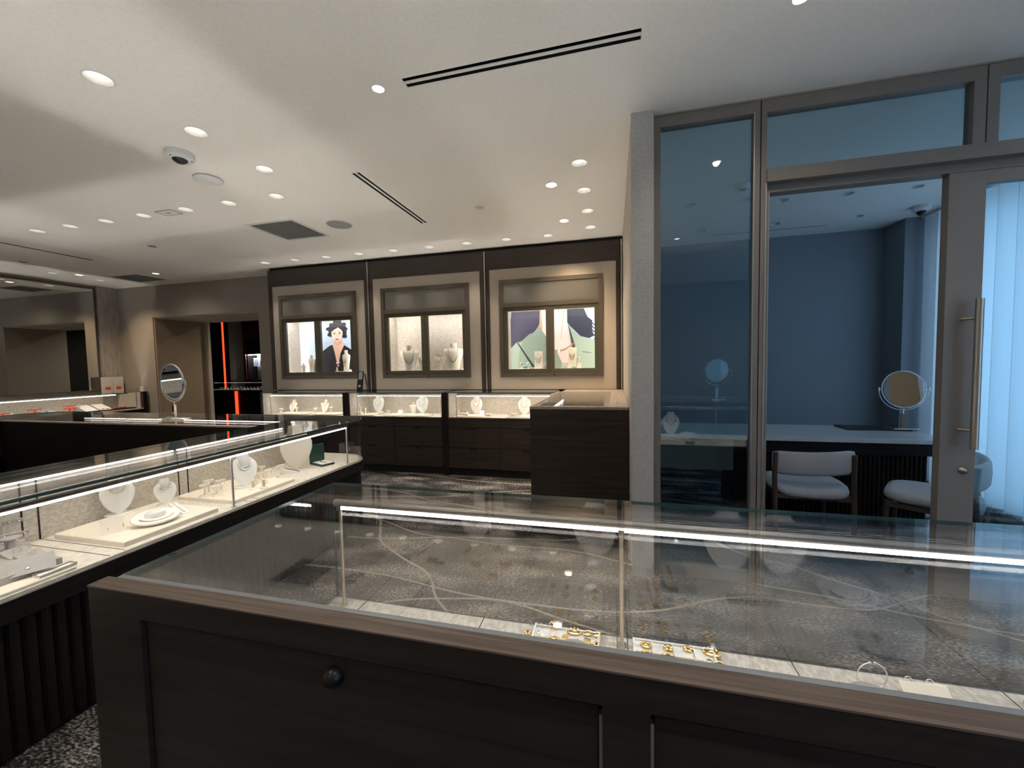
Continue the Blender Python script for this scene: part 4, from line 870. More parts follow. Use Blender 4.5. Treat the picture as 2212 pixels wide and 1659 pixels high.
necklace('upper silver chain on the small bust beside the tall bust', t2, .135, 'egg', .18, 'silver', group='island necklaces', w=.15, tilt=14, r=.008)
v = io(338, 1128, .024); t3 = oval_plate('low round white necklace plate at the front of the cream tray', v, .095, IR, 'leatherw', .05)
chain_oval('copper bead necklace on the low round plate', v+Vector((0, 0, .022)), .066, .05, 0, .028, IR, 'rose')
v = io(245, 1150, .024); plate('folded cream earring card in front of the tall bust', v, .085, .03, .07, IR, 'leather', 'earring cards in island counter')
hoops('pair of drop earrings on the folded card', v+Vector((.03, -.008, 0)), .055, .065, IR, .010, 'silver', 'island earrings')
v = io(388, 1106, .024); ramp('white bracelet ramp at the right end of the cream tray', v, .12, .035, .045, IR+.3); bracelet_on('silver bracelet on the ramp at the end of the cream tray', v, .12, .045, IR+.3)
t4 = bust_i(532, 1052, .20, IR, 'white neck bust with silver chains among the earring stands', .022)
necklace('lower silver chain on the bust among earring stands', t4, .20, 'egg', .30, 'silver', group='island necklaces', w=.15, tilt=14, r=.008)
necklace('upper silver chain on the bust among earring stands', t4, .20, 'egg', .22, 'silver', group='island necklaces', w=.15, tilt=14, r=.006)
# big shoulder bust near the end
v = io(642, 1012, 0); t5 = bust_egg('necklace_bust', 'tall cream pointed bust near the rounded end of the island counter', v, IR-.1, .31, 'leather', 4, None, False)
necklace('thin chain on the tall cream pointed bust', t5, .31, 'egg', .16, 'silver', group='island necklaces', w=.16, tilt=4, r=.005)
sp = [(443, 1072, .075, 'front left'), (452, 1066, .085, 'rear left'), (470, 1070, .06, 'front right'), (477, 1062, .075, 'rear right')]
for i, (px, py, hh, l) in enumerate(sp):
    v = io(px, py, .022); tstand('%s stand of the four earring stands left of the bust' % l, v, hh, .05, IR, 'leather'); hoops('hoops on the %s stand left of the bust' % l, v, hh, .05, IR, .010, 'silver')
for i, (px, py, hh, l) in enumerate(((553, 1037, .095, 'tall stand right of the bust'), (566, 1030, .075, 'second stand right of the bust'), (563, 1040, .06, 'low stand right of the bust'), (579, 1032, .06, 'third low stand right of the bust'), (607, 1030, .085, 'stand near the end of the tray'))):
    v = io(px, py, .022); tstand('earring stand, ' + l, v, hh, .045, IR, 'leather'); hoops('hoop earrings on the ' + l, v, hh, .045, IR, .010, 'silver' if i % 2 else 'gold')
for px, py, l in ((547, 1056, 'left ring and hoop post at the front of the tray'), (570, 1054, 'right ring and hoop post at the front of the tray')):
    v = io(px, py, .022); t = thing('hoop_post', l, 'earring stand', v, IR, 'hoop posts')
    MB().lathe([(.026, 0), (.026, .005), (.018, .010), (.001, .011)], (0, 0, 0), 'leatherw', 8).build('base', t)
    MB().box(-.008, -.008, .010, .008, .008, .055, 'leather').build('post', t)
    hoops('gold hoops on the ' + l, v, .055, .03, IR+.6, .011, 'gold')
v = io(632, 1022, 0); ramp('white bracelet ramp in front of the pointed bust', v, .12, .035, .04, IR+.9); bracelet_on('dark bracelet on the ramp before the pointed bust', v, .12, .04, IR+.9, 'dsilver')
# green box
v = io(698, 1003, 0); t = thing('jewelry_box', 'open dark green jewelry box holding a card near the rounded counter end', 'jewelry box', v, -.35)
MB().bev(-.075, -.055, 0, .075, .055, .016, 'green', .003).build('base', t)
MB().bev(-.095, -.06, 0, -.075, .06, .155, 'green', .004).build('lid', t)
MB().box(-.068, -.048, .016, .07, .048, .019, 'leatherw').box(-.045, -.012, .019, -.02, .012, .0195, 'dsilver').box(.0, -.02, .019, .04, .02, .0195, 'greyl').build('card', t)
# grey goods at the left edge
for i, (px, py, hh, w_, l) in enumerate(((4, 1176, .10, .10, 'tall grey earring bar at the left edge of the photo'), (14, 1190, .07, .13, 'low grey earring bar at the left edge of the photo'))):
    v = io(px, py, .03); t = tstand(l, v, hh, .12, IR, 'greyle', 'grey earring stands'); 
    b = MB()
    for k in range(5): b.ball((-.055+.027*k, -.010, hh-.008), .0045, 'silver', 8)
    o = b.build('pearl_studs'); o.location = v; o.rotation_euler = (0, 0, IR); tag(o, 'row of studs on the ' + l, 'earrings', 'studs on grey bars')
for px, py, l, k in ((38, 1204, 'grey ring box with thin ring at the left edge', 0), (70, 1210, 'grey sloping ring cube with gemstone ring', 1), (66, 1222, 'small grey slotted stud block at the front', 2)):
    v = io(px, py, .03); s = .034; t = thing('ring_display_block', l, 'ring display', v, IR+.4, 'grey ring blocks')
    MB().loft([[(-s, -s, 0), (s, -s, 0), (s, s, 0), (-s, s, 0)], [(-s*1.1, -s*1.1, .014), (s*1.1, -s*1.1, .014), (s*1.1, s*1.1, .032 if k < 2 else .018), (-s*1.1, s*1.1, .032 if k < 2 else .018)]], 'greyle').build('block', t)
    ring('ring on the ' + l, v+Vector((0, 0, .018)), .012, IR+.4, 'silver', 'silver', 'rings on grey blocks')
v = io(70, 1232, .03); plate('grey sloping bracelet plate at the front of the grey tray', v, .12, .05, .05, IR, 'greyle', 'grey plates')
for k, (px, py) in enumerate(((60, 1236), (78, 1228))):
    v = io(px, py, .03); o = MB().ball((0, 0, .012), .009, 'silver', 10).build('pearl_stud'); o.location = v; tag(o, ('left', 'right')[k] + ' pearl stud on the front of the grey tray', 'earring', 'pearl studs')
v = at(165, 1238, 2, DI+.016); o = MB().box(-.055, -.02, 0, .055, .02, .006, 'leatherw').tube([(-.055, -.02, .009), (.055, -.02, .009), (.055, .02, .009), (-.055, .02, .009)], .003, 'alu', 6, closed=True).build('price_holder'); o.location = (min(v.x, XF-.062), v.y, DI+.012); o.rotation_euler = (0, 0, 1.571); tag(o, 'clear tag holder on the pale tray at the front edge', 'tag holder')
v = io(5, 1195, .03); t = thing('ring_stand', 'dark grey mushroom shaped ring stand at the left edge', 'ring stand', v+Vector((0.02, .02, 0)), 0); MB().lathe([(.032, 0), (.03, .004), (.012, .008), (.009, .04), (.012, .05), (.034, .056), (.03, .062), (.001, .066)], (0, 0, 0), 'greyle', 20).build('body', t)
# goods in the back island counter
for i in range(6):
    o = tray(ORD[i] + ' tray from the left in the island back counter', (-5.2+.48*i, 2.80, DI), .34, .2, .02, 0, 'leather', 'trays in the island back counter')
# ================================================================== NEAR COUNTER (foreground)
TN, DN, XN0, XN1, YN0, YN1 = 0.96, 0.54, -.985, 1.75, .541, 1.235
t = thing('display_counter', 'foreground glass topped counter with dark wood front and lit glass interior', 'display counter', (.3, .9, 0)); L = t.location; near = t
k = 1.2
Z = lambda z: 1.38-(1.38-z)*k
b = MB().box(XN0-.02, YN0, TN-.052, XN1, YN0+.03, TN-.012, 'dark_x').box(XN0-.02, YN0, .0, -.871, YN0+.03, TN-.052, 'dark_x').box(-.018, YN0+.0, 0, .045, YN0+.03, TN-.052, 'dark_x').box(.90, YN0, 0, .96, YN0+.03, TN-.052, 'dark_x')
b.box(-.871, YN0, 0, -.018, YN0+.03, .10, 'dark_x').box(.045, YN0, 0, .90, YN0+.03, .10, 'dark_x').box(.96, YN0, 0, XN1, YN0+.03, .10, 'dark_x'); b.build('staff_frame', t, L)
for a, c in ((-.867, -.024), (.051, .896), (.964, XN1)):
    d = MB().box(a, YN0+.008, .105, c, YN0+.028, TN-.060, 'dark_x').build('door', t, L)
    if a < -.5:
        h = MB().lathe([(.017, 0), (.017, .004), (.014, .012), (.008, .018), (.001, .020)], (0, 0, 0), 'black', 20).xf(Matrix.Translation((-.452, YN0+.008, .868)) @ Matrix.Rotation(math.radians(90), 4, 'X')); h.build('knob', d, L)
for x in (-.0205, .0475):
    MB().box(x-.0022, YN0+.003, .10, x+.0022, YN0+.012, .892, 'alu').build('door_edge_strip', t, L)
MB().box(XN0-.02, YN0+.03, .03, XN1, YN0+.055, DN-.02, 'dark').box(XN0-.02, YN0+.03, .03, XN0-.002, YN1-.05, DN-.02, 'dark').box(XN0-.002, YN1-.07, .03, XN1, YN1-.05, DN-.02, 'dark').build('carcass', t, L)
MB().box(XN0-.02, YN0+.03, DN-.02, XN1, YN1-.0, DN-.004, 'dark_x').build('deck_base', t, L)
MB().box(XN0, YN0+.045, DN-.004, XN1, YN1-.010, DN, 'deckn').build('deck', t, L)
b = MB()
for x in (-.86, -.42, .005, .035, .47, .93, 1.35): b.box(x-.0012, YN0+.05, DN, x+.0012, YN1-.012, DN+.0012, 'dsilver')
b.build('deck_seams', t, L)
MB().box(XN0-.02, YN0-.001, TN-.003, XN1, YN0+.034, TN, 'top').build('oak_rail', t, L)
MB().box(XN0-.02, YN0, TN-.012, XN1, YN0+.033, TN-.003, 'dark_x').build('rail_core', t, L)
MB().box(XN0+.004, YN0+.034, TN-.012, XN1, YN0+.0445, TN+.0005, 'rail').build('metal_rail', t, L)
MB().box(XN0, YN0+.0445, TN-.010, XN1, YN1-.0005, TN, 'gl').build('glass_top', t, L)
MB().box(XN0-.0012, YN0+.0445, TN-.010, XN0, YN1+.001, TN, 'edge').box(XN0, YN1-.0005, TN-.010, XN1, YN1+.001, TN, 'edge').build('glass_edge', t, L)
MB().box(XN0+.003, YN1-.012, DN, XN1, YN1-.004, TN-.010, 'gl_f').build('glass_front', t, L)
MB().box(XN0+.002, YN0+.06, DN, XN0+.010, YN1-.014, TN-.010, 'gl').build('glass_side', t, L)
MB().box(XN0+.0012, YN1-.0135, DN, XN0+.003, YN1-.003, TN-.010, 'edge').build('glass_corner', t, L)
MB().box(XN0+.001, YN0+.03, DN, XN1, YN0+.036, TN-.012, 'dark').build('back_panel', t, L)
light_bar(t, L, (-.945, YN1-.048, .905), (XN1-.02, YN1-.048, .905), 0, -1, .013, .0095)
for x in (-.925, .018, .96):
    MB().cyl((x, YN1-.048, DN), (x, YN1-.048, .893), .0058, 'steel', n=12).cyl((x, YN1-.048, DN), (x, YN1-.048, DN+.006), .014, 'steel', n=14).box(x-.009, YN1-.058, .880, x+.009, YN1-.040, .897, 'steel').build('light_bar_post', t, L)
added_uplight(t, L, 1, YN0+.056, -.94, XN1-.05, TN-.012, -1.9, 2.1, 1.92, .0045, 'up2n')
def nv(px, py, z=DN):     # place of a thing seen mirrored in the front glass
    v = at(px, py, 2, z); return Vector((v.x, 2*(YN1-.008)-v.y, z))
def nd(px, py, z=DN): v = at(px, py, 2, z); return Vector((v.x, v.y, z))
tr1 = tray('left cream tray of rings and brooches in the foreground counter', (-.146, 1.095, DN), .205, .24, .008, 0, 'leatherw', 'ring trays in foreground counter', True)
tr2 = tray('right cream tray of brooches in the foreground counter', (.16, 1.095, DN), .225, .24, .008, 0, 'leatherw', 'ring trays in foreground counter', True)
for nm_, tx, tw, n_ in (('left', -.146, .205, 4), ('right', .16, .225, 4)):
    b = MB()
    for i in range(1, n_): b.box(tx-tw/2+tw*i/n_-.0015, .98, 0, tx-tw/2+tw*i/n_+.0015, 1.212, .005, 'leather')
    for j in range(1, 4): b.box(tx-tw/2+.008, .98+.06*j-.0015, 0, tx+tw/2-.008, .98+.06*j+.0015, .005, 'leather')
    o = b.build('tray_divider'); o.location = (0, 0, DN+.008); tag(o, 'low grid divider lying in the %s foreground ring tray' % nm_, 'divider', 'tray dividers')
def tp_(px, py): v = nd(px, py, DN+.012); return Vector((v.x, min(v.y, 1.205), DN+.0085))
G1 = [(1147, 1349, 'ring', 'small silver ring at the far left'), (1159, 1350, 'ring', 'second small ring from the left'), (1170, 1353, 'ring', 'third small ring from the left'), (1140, 1366, 'b1', 'dark flower ring at the near left'), (1164, 1370, 'ring', 'leaf ring at the near left'), (1192, 1354, 'bigr', 'wide gold ring by the white tag'), (1203, 1351, 'bigr', 'gold ring with white tag'), (1241, 1364, 'b2', 'large oval gold brooch with stones'), (1270, 1366, 'b0', 'left half of twin oval pair'), (1290, 1369, 'b0', 'right half of twin oval pair'), (1196, 1380, 'b2', 'copper topped brooch'), (1221, 1381, 'sq', 'square gold box ring'), (1248, 1389, 'ring', 'gold ring in front of the oval brooch'), (1269, 1388, 'sq', 'squarish gold ring at the front right'), (1288, 1392, 'b1', 'gold knot ring at the front right corner')]
for px, py, kd, l in G1:
    c = tp_(px, py); lab = l + ' in the left foreground tray'
    if kd == 'ring': ring(lab, c, .0065, random.uniform(-.5, .5), random.choice(['silver', 'gold']), 'dsilver', 'jewels in the left foreground tray')
    elif kd == 'bigr': ring(lab, c, .010, .3, 'gold', 'rose', 'jewels in the left foreground tray')
    elif kd == 'b0': brooch(lab, c, .011, .4, 'gold', 'rose', 'jewels in the left foreground tray', 2, 1.3)
    elif kd == 'b1': brooch(lab, c, .012, .1, 'gold', 'dsilver', 'jewels in the left foreground tray', 1)
    elif kd == 'b2': brooch(lab, c, .016 if 'large' in l else .013, .1, 'gold', 'gold', 'jewels in the left foreground tray', 0, 1.25)
    else:
        b = MB().bev(-.009, -.007, .004, .009, .007, .014, 'gold', .002).tube([(-.006, 0, .004), (-.006, 0, 0), (.006, 0, 0), (.006, 0, .004)], .0015, 'gold', 6); o = b.build('ring'); o.location = c; o.rotation_euler = (0, 0, -.2); tag(o, lab, 'ring', 'jewels in the left foreground tray')
o = MB().box(-.004, -.013, 0, .004, .013, .001, 'white').build('price_tag'); o.location = tp_(1201, 1366); tag(o, 'tiny white price tag tied to a ring in the left foreground tray', 'price tag')
G2 = [(1395, 1393, 0, 'flower shaped gold brooch at the far left', 1.1, .012), (1444, 1400, 1, 'gold cluster brooch second from the left', 1, .014), (1486, 1402, 1, 'rose and green leaf brooch', 1, .014), (1537, 1409, 0, 'large oval gold filigree brooch', 1.3, .017), (1398, 1412, 2, 'plain oval brooch at the near left', 1.2, .012), (1443, 1419, 2, 'copper oval brooch near the front', 1.2, .014), (1480, 1427, 2, 'thin open ring brooch at the front', 1.1, .008), (1507, 1431, 2, 'small open brooch at the front', 1.1, .008), (1532, 1429, 2, 'pale cameo with bright rim', 1, .011), (1552, 1436, 2, 'gold oval at the front right corner', 1.3, .012)]
for px, py, st, l, el, r in G2: brooch(l + ' in the right foreground tray', tp_(px, py), r, random.uniform(-.4, .4), 'gold' if 'pale' not in l else 'leatherw', 'rose' if 'copper' in l or 'rose' in l else 'gold', 'jewels in the right foreground tray', st, el)
for j, (tx, nm_) in enumerate(((-.146, 'left'), (.16, 'right'))):
    for r_ in range(2):
        for c_ in range(4):
            p = Vector((tx-.077+.051*c_, 1.01+.052*r_, DN+.0085))
            brooch('%s brooch from the left in the %s row of the %s foreground tray' % (ORD[c_], ('staff side', 'second')[r_], nm_), p, random.uniform(.009, .013), random.uniform(-.5, .5), random.choice(['gold', 'gold', 'silver']), random.choice(['rose', 'gold', 'dsilver']), 'staff side brooches', random.choice([0, 1, 2]), random.choice([1, 1.2]))
# cuff and folded card
v = nd(1886, 1492, DN); b = MB(); b.tube([(.034*math.sin(a), 0, .030-.034*math.cos(a)+.004) for a in [math.radians(170*(-1+2*i/30)) for i in range(31)]], .0018, 'silver', 8).ball((.034*math.sin(math.radians(170)), 0, .034-.034*math.cos(math.radians(170))), .004, 'silver', 8).ball((-.034*math.sin(math.radians(170)), 0, .034-.034*math.cos(math.radians(170))), .004, 'silver', 8)
o = b.build('cuff_bracelet'); o.location = (v.x, 1.165, DN); o.rotation_euler = (0, 0, .1); tag(o, 'thin open wire cuff standing in the foreground counter', 'bracelet')
v = nd(1985, 1498, DN); plate('folded cream earring card lying at the right of the foreground counter', (v.x, 1.145, DN), .10, .04, .035, .05, 'leather', 'foreground cards')
for s, l in ((-1, 'left'), (1, 'right')):
    o = MB().tube([(.008*math.cos(2*math.pi*i/14), 0, .008*math.sin(2*math.pi*i/14)) for i in range(14)], .0015, 'silver', 6, closed=True).build('hoop_earring'); o.location = (v.x+s*.022-.005, 1.168, DN+.036); tag(o, l + ' small silver hoop on the folded foreground card', 'earring', 'hoops on the foreground card')
# trays and forms nearer the staff side, seen mirrored in the front glass
tray('broad cream tray at the left of the foreground counter', (-.60, .86, DN), .46, .34, .016, 0, 'leather', 'broad trays in foreground counter')
tray('broad cream tray in the middle of the foreground counter', (-.10, .80, DN), .44, .28, .012, 0, 'leather', 'broad trays in foreground counter')
tray('broad cream tray with neck busts at the right of the foreground counter', (.52, .86, DN), .50, .36, .016, 0, 'leather', 'broad trays in foreground counter')
tray('cream tray at the far right of the foreground counter', (1.17, .86, DN), .42, .34, .016, 0, 'leather', 'broad trays in foreground counter')
for x, y, h_, l, m_ in ((-.08, .80, .235, 'bust with fringe necklace in the middle of the foreground counter', 'rose'), (.42, .80, .235, 'left bust with heavy chain at the right of the foreground counter', 'dsilver'), (.60, .79, .235, 'right bust with heavy chain at the right of the foreground counter', 'dsilver'), (-.62, .74, .19, 'small bust on the left broad tray of the foreground counter', 'gold')):
    t = bust_egg('necklace_bust', 'white ' + l, (x, y, DN+.014), math.pi, h_, 'leatherw', 10, 'foreground busts')
    necklace('necklace on the ' + l, t, h_, 'egg', .36, m_, False, 'foreground necklaces', .16, r=.012, tilt=10)
t = thing('pendant_board', 'upright rounded pendant board beside the light bar post', 'pendant board', (.10, .80, DN+.012), math.pi)
MB().loft([[(x*.05, y, z) for x, z in ((-.9, 0), (.9, 0), (1, .04), (1, .14), (.8, .17), (0, .18), (-.8, .17), (-1, .14), (-1, .04))] for y in (-.004, .004)], 'leatherw').xf(Matrix.Rotation(-.15, 4, 'X')).build('board', t)
o = MB().tube([(-.03, -.014, .16), (-.01, -.012, .11), (0, -.012, .085), (.01, -.012, .11), (.03, -.014, .16)], .001, 'gold', 5).lathe([(.001, 0), (.010, .001), (.010, .003), (.001, .004)], (0, -.010, .078), 'gold', 16).build('pendant_necklace'); o.location = (.10, .80, DN+.012); o.rotation_euler = (0, 0, math.pi); tag(o, 'fine pendant necklace on the upright board', 'necklace')
oval_plate('low round white plate with chain at the right of the foreground counter', (.76, .90, DN+.016), .085, math.pi, 'leatherw', .05); chain_oval('chain on the low round foreground plate', (.76, .90, DN+.04), .06, .045, 0, .03, math.pi, 'dsilver', 'foreground plate chains')
oval_plate('smaller round white plate on the left broad tray', (-.50, .70, DN+.016), .06, math.pi, 'leatherw', .04)
for x0, y0, l_, m_, rz, l in ((-.88, .87, .16, 'rose', .1, 'copper bracelet on the left broad tray'), (-.61, .80, .18, 'gold', .05, 'wide gold mesh bracelet on the left broad tray'), (-.50, .78, .10, 'gold', 0, 'short gold bracelet on the left broad tray'), (.20, .86, .12, 'gold', 0, 'gold link bracelet beside the pendant board'), (.14, .97, .14, 'rose', -.05, 'dark copper bracelet behind the ring trays')):
    c = Vector((max(x0, -.80), y0, DN+.016)); t = ramp('cream ramp under the ' + l, c, l_+.03, .04, .02, rz, 'leather', 'foreground ramps'); bracelet_on(l, c, l_+.03, .02, rz, m_, 'foreground bracelets', .006 if 'wide' in l or 'link' in l else .0035)
for x, y, r, l, m_, st in ((-.74, .94, .018, 'twisted gold bangle', 'gold', 2), (-.70, .96, .016, 'silver bangle beside the gold one', 'silver', 2), (-.43, .91, .022, 'sunburst brooch on a square pad', 'rose', 0), (-.46, 1.0, .018, 'flower brooch near the front', 'rose', 1), (-.55, .93, .018, 'round brooch on the left broad tray', 'rose', 0)):
    brooch(l + ' on the left side of the foreground counter', (x, y, DN+.0165), r, .3, m_, 'rose', 'foreground brooches', st, 1.3)
for k_ in range(3):
    o = MB().bev(-.085, -.008, 0, .085, .008, .008, 'leather', .002).build('chain_rail'); o.location = (.45, .96+.02*k_, DN+.016); o.rotation_euler = (0, 0, -.1); tag(o, ('rear', 'middle', 'front')[k_] + ' cream rail carrying a chain on the right broad tray', 'chain rail', 'chain rails')
    b = MB()
    for i in range(26): b.ball((-.08+.0064*i, 0, .0115), .0035, 'dsilver', 6, sx=1.3)
    o = b.build('chain_bracelet'); o.location = (.45, .96+.02*k_, DN+.016); o.rotation_euler = (0, 0, -.1); tag(o, ('rear', 'middle', 'front')[k_] + ' linked silver chain on its rail on the right broad tray', 'bracelet', 'rail chains')
plate('grey gem card beside the gold link bracelet', (.25, .95, DN+.0165), .06, .05, .03, math.pi, 'greyle', 'foreground cards')
for s in (0, 1):
    o = MB().ball((0, 0, .010), .010, 'dsilver', 12).build('drop_earring'); o.location = (.70+.045*s, 1.08, DN); tag(o, ('left', 'right')[s] + ' dark pearl drop earring near the folded card', 'earring', 'dark pearl earrings')
ring('large ring on the far right foreground tray', (1.07, .85, DN+.016), .016, 0, 'silver', 'silver', 'far right rings'); ring('smaller ring on the far right foreground tray', (1.15, .90, DN+.016), .012, .4, 'silver', 'silver', 'far right rings')
v = Vector((1.02, .93, TN)); t = thing('table_mirror', 'round chrome mirror on the right part of the foreground counter', 'mirror', v, math.pi-.2); yoke_mirror(t, .12, .30, .012, 'chrome', 'mirror', .1, .008, 1.25); MB().bev(-.07, -.05, 0, .07, .05, .012, 'chrome', .003).build('base', t)
# ================================================================== MIRROR WALL COUNTER
TM, DM, XM = .992, .70, -8.2
t = thing('display_counter', 'lit showcase with orange displays under the wall mirror', 'display counter', (-8.5, 3.4, 0)); L = t.location
MB().box(-8.865, -2.5, 0, XM-.03, 5.38, DM-.02, 'dark').box(XM-.06, 5.38, 0, XM+.005, 5.44, TM, 'dark').box(-8.865, 5.385, 0, XM-.06, 5.44, TM-.012, 'dark').build('carcass', t, L)
MB().box(-8.865, -2.5, DM-.02, XM, 5.38, DM, 'deck').build('deck', t, L)
MB().box(-8.865, -2.5, DM, -8.85, 5.385, TM-.012, 'fabric').box(-8.85, 5.37, DM, XM-.06, 5.384, TM-.012, 'fabric').build('back_panel', t, L)
MB().box(-8.865, -2.5, TM-.010, XM, 5.384, TM, 'gl').build('glass_top', t, L)
for a, c in ((-2.5, 2.2), (2.203, 3.80), (3.803, 4.72), (4.723, 5.378)): MB().box(XM-.010, a, DM, XM-.003, c, TM-.012, 'gl').build('glass_front', t, L)
MB().box(XM-.06, -2.4, .968, XM-.046, 5.0, .982, 'alu').box(XM-.06, 5.30, DM, XM-.05, 5.31, .97, 'alu').build('light_bar_frame', t, L)
MB().box(XM-.058, -2.4, .956, XM-.046, 5.0, .966, 'led').build('light_bar', t, L)
for i, (px, py, s) in enumerate(((4, 886, .05), (72, 884, .07), (95, 884, .05), (150, 881, .08), (157, 881, .06), (146, 883, .05))):
    v = at(px, py, 0, -8.45); c = (-8.45+.03*(i % 3), v.y, DM); m_ = 'orange' if i not in (2, 4) else 'greyle'
    t = tstand(('orange' if m_ == 'orange' else 'grey') + ' earring stand, %s from the left in the mirror wall showcase' % ORD[i], c, s+.03, .09, 1.57, m_, 'orange and grey stands'); t.scale = (1.6, 1, 1.2)
for i, (px, l) in enumerate(((20, 'left'), (110, 'second'), (190, 'third'), (222, 'fourth'))):
    v = at(px, 888, 0, -8.4); ramp('white sloping %s plate in the mirror wall showcase' % l, (-8.42, v.y, DM+(.02 if i > 1 else 0)), .26, .16, .09, 1.57, 'leatherw', 'white plates under the mirror')
v0, v1 = at(180, 890, 0, -8.35), at(287, 890, 0, -8.35)
o = MB().bev(-8.62, v0.y, DM, -8.26, v1.y, DM+.022, 'black', .003).build('display_tray'); tag(o, 'black tray at the right end of the mirror wall showcase', 'tray')
for i in range(6):
    y = v0.y+(v1.y-v0.y)*(.35+.09*i); o = MB().bev(-.03, -.018, 0, .03, .018, .02, 'orange' if i != 2 else 'black', .003).build('ring_pad'); o.location = (-8.34, y, DM+.022); o.rotation_euler = (0, 0, .2); tag(o, ORD[i] + ' small pad from the left on the black tray', 'pad', 'pads on the black tray')
for k_, (px, l) in enumerate(((233, 'left cream board with small orange label leaning under the mirror'), (258, 'right cream board with small orange label leaning beside the column'))):
    a_, c_ = at(px-13, 845, 0, -8.72), at(px+12, 845, 0, -8.72)
    o = thing('brand_board', l, 'counter sign', (-8.72, (a_.y+c_.y)/2, TM)); y0, y1 = a_.y-(a_.y+c_.y)/2, c_.y-(a_.y+c_.y)/2
    MB().box(-.02-.02*k_, y0+.003, 0, .0-.02*k_, y1-.003, .27, 'paper').build('board', o)
    ym = y0*.2+y1*.3; MB().box(.0005-.02*k_, ym-.04, .045, .0015-.02*k_, ym+.04, .095, 'orange').build('label', o)
t_ = [o for o in bpy.data.objects if o.get('label', '').startswith('lit showcase')][0]; added_uplight(t_, t_.location, 0, -8.30, -2.4, 5.2, TM-.011, -.5, .42, 1.88)
t = thing('wall_box', 'small white box on the wall at the end of the mirror wall showcase', 'wall box', (-8.22, 5.40, TM+.0)); MB().bev(-.05, -.02, 0, .03, .03, .09, 'white', .004).build('case', t)
exec_b = True
# ================================================================== OFFICE PARTITION, DOOR
YP0, YP1 = 2.69, 2.75
PH = 2.862
fr = MB()
fr.box(.237, YP0, 0, .285, YP1, PH, 'partition').box(.285, YP0, 2.795, .80, YP1, PH, 'partition').box(.80, YP0, 0, .830, YP1, PH, 'partition').box(.836, YP0, 0, .865, YP1, 2.862, 'partition')
fr.box(.865, YP0, 2.79, 1.817, YP1, PH, 'partition').box(1.817, YP0, 2.43, 1.870, YP1, PH, 'partition').box(1.876, YP0, 2.43, 1.925, YP1, PH, 'partition').box(1.925, YP0, 2.79, 3.48, YP1, PH, 'partition')
fr.box(.865, YP0-.012, 2.395, 3.48, YP1-.02, 2.467, 'partition').box(.865, YP0+.04, 2.35, 3.48, YP1+.05, 2.395, 'partition').box(.285, YP0, 0, .80, YP1, .07, 'partition').box(3.42, YP0, 2.467, 3.48, YP1, 2.79, 'partition')
fr.box(.830, YP0+.012, 0, .836, YP1, PH, 'blackm').box(1.870, YP0+.012, 2.467, 1.876, YP1, PH, 'blackm')
po = struct('window_1', fr)
MB().box(.237, YP0-.006, 0, .246, YP0+.03, PH, 'steel').box(.237, YP0-.006, PH, 3.48, YP0+.03, H, 'steel').box(.795, YP0-.004, 0, .801, YP0+.0, 2.80, 'steel').box(.858, YP0-.004, 0, .866, YP0+.0, 2.39, 'steel').build('edge_trim', po)
MB().box(.285, YP0+.03, .07, .80, YP0+.038, 2.795, 'gl_o').build('pane', po)
MB().box(.865, YP0+.03, 2.467, 1.817, YP0+.038, 2.79, 'gl_o').build('pane', po)
MB().box(1.925, YP0+.03, 2.467, 3.42, YP0+.038, 2.79, 'gl_o').build('pane', po)
Y0, Y1 = 2.735, 2.785
d = MB().box(1.755, Y0, .01, 1.915, Y1, 2.395, 'partition').box(1.915, Y0, 2.285, 2.86, Y1, 2.395, 'partition').box(2.86, Y0, .01, 3.0, Y1, 2.395, 'partition').box(1.915, Y0, .01, 2.86, Y1, .14, 'partition')
do = struct('door_1', d)
MB().box(1.915, Y0+.02, .14, 2.86, Y0+.028, 2.285, 'gl_o').build('pane', do)
hx, hy = at(2113, 645, 1, Y0-.06).x, Y0-.06
zt_, zb_ = at(2113, 645, 1, hy).z, at(2105, 971, 1, hy).z
hx2 = at(2108, 971, 1, hy).x; hx = (hx+hx2)/2
b = MB().cyl((hx, hy, zb_), (hx, hy, zt_), .017, 'steel', n=20)
for z in (zt_-.10, zb_+.10): b.cyl((hx-.035, hy+.06, z), (hx-.004, hy+.01, z), .009, 'steel', n=12)
b.build('handle', do)
lz = at(2083, 1017, 1, Y0-.01); MB().lathe([(.021, 0), (.021, .005), (.014, .008), (.013, .018), (.001, .020)], (0, 0, 0), 'steel', 24).xf(Matrix.Translation((lz.x, Y0, lz.z)) @ Matrix.Rotation(math.radians(90), 4, 'X')).build('lock', do)
# door track and post seen at the left jamb
struct('trim_7', MB().box(.866, YP0+.02, 0, .885, YP1, 2.35, 'partition').box(.885, YP0+.035, 0, .893, YP0+.045, 2.35, 'steel'))
# ================================================================== OFFICE
t = thing('desk', 'white topped office desk with dark ribbed front behind the glass partition', 'desk', (1.4, 3.97, 0)); L = t.location
MB().bev(.30, 3.64, .712, 2.44, 4.32, .745, 'desk', .003).build('desktop', t, L)
MB().box(.98, 3.74, .60, 2.36, 4.25, .712, 'dark').box(1.0, 3.79, .04, 2.34, 4.22, .60, 'blackm').build('body', t, L)
fl = flutes(MB(), [(.99, 3.782), (2.35, 3.782)], .04, .60, .03, 'dark'); fl.build('ribbed_panel', t, L)
MB().box(.34, 3.70, .44, .97, 4.25, .712, 'inset').build('drawer_box', t, L)
MB().box(.34, 4.15, 0, .40, 4.25, .44, 'dark').box(.34, 3.72, 0, .40, 3.80, .44, 'dark').build('leg', t, L)
v = at(1957, 926, 2, .745)
o = MB().bev(-.24, -.13, 0, .22, .11, .012, 'black', .003).build('desk_pad'); o.location = (2.19, 4.17, .745); tag(o, 'thin black pad lying on the office desk by the mirror', 'desk pad')
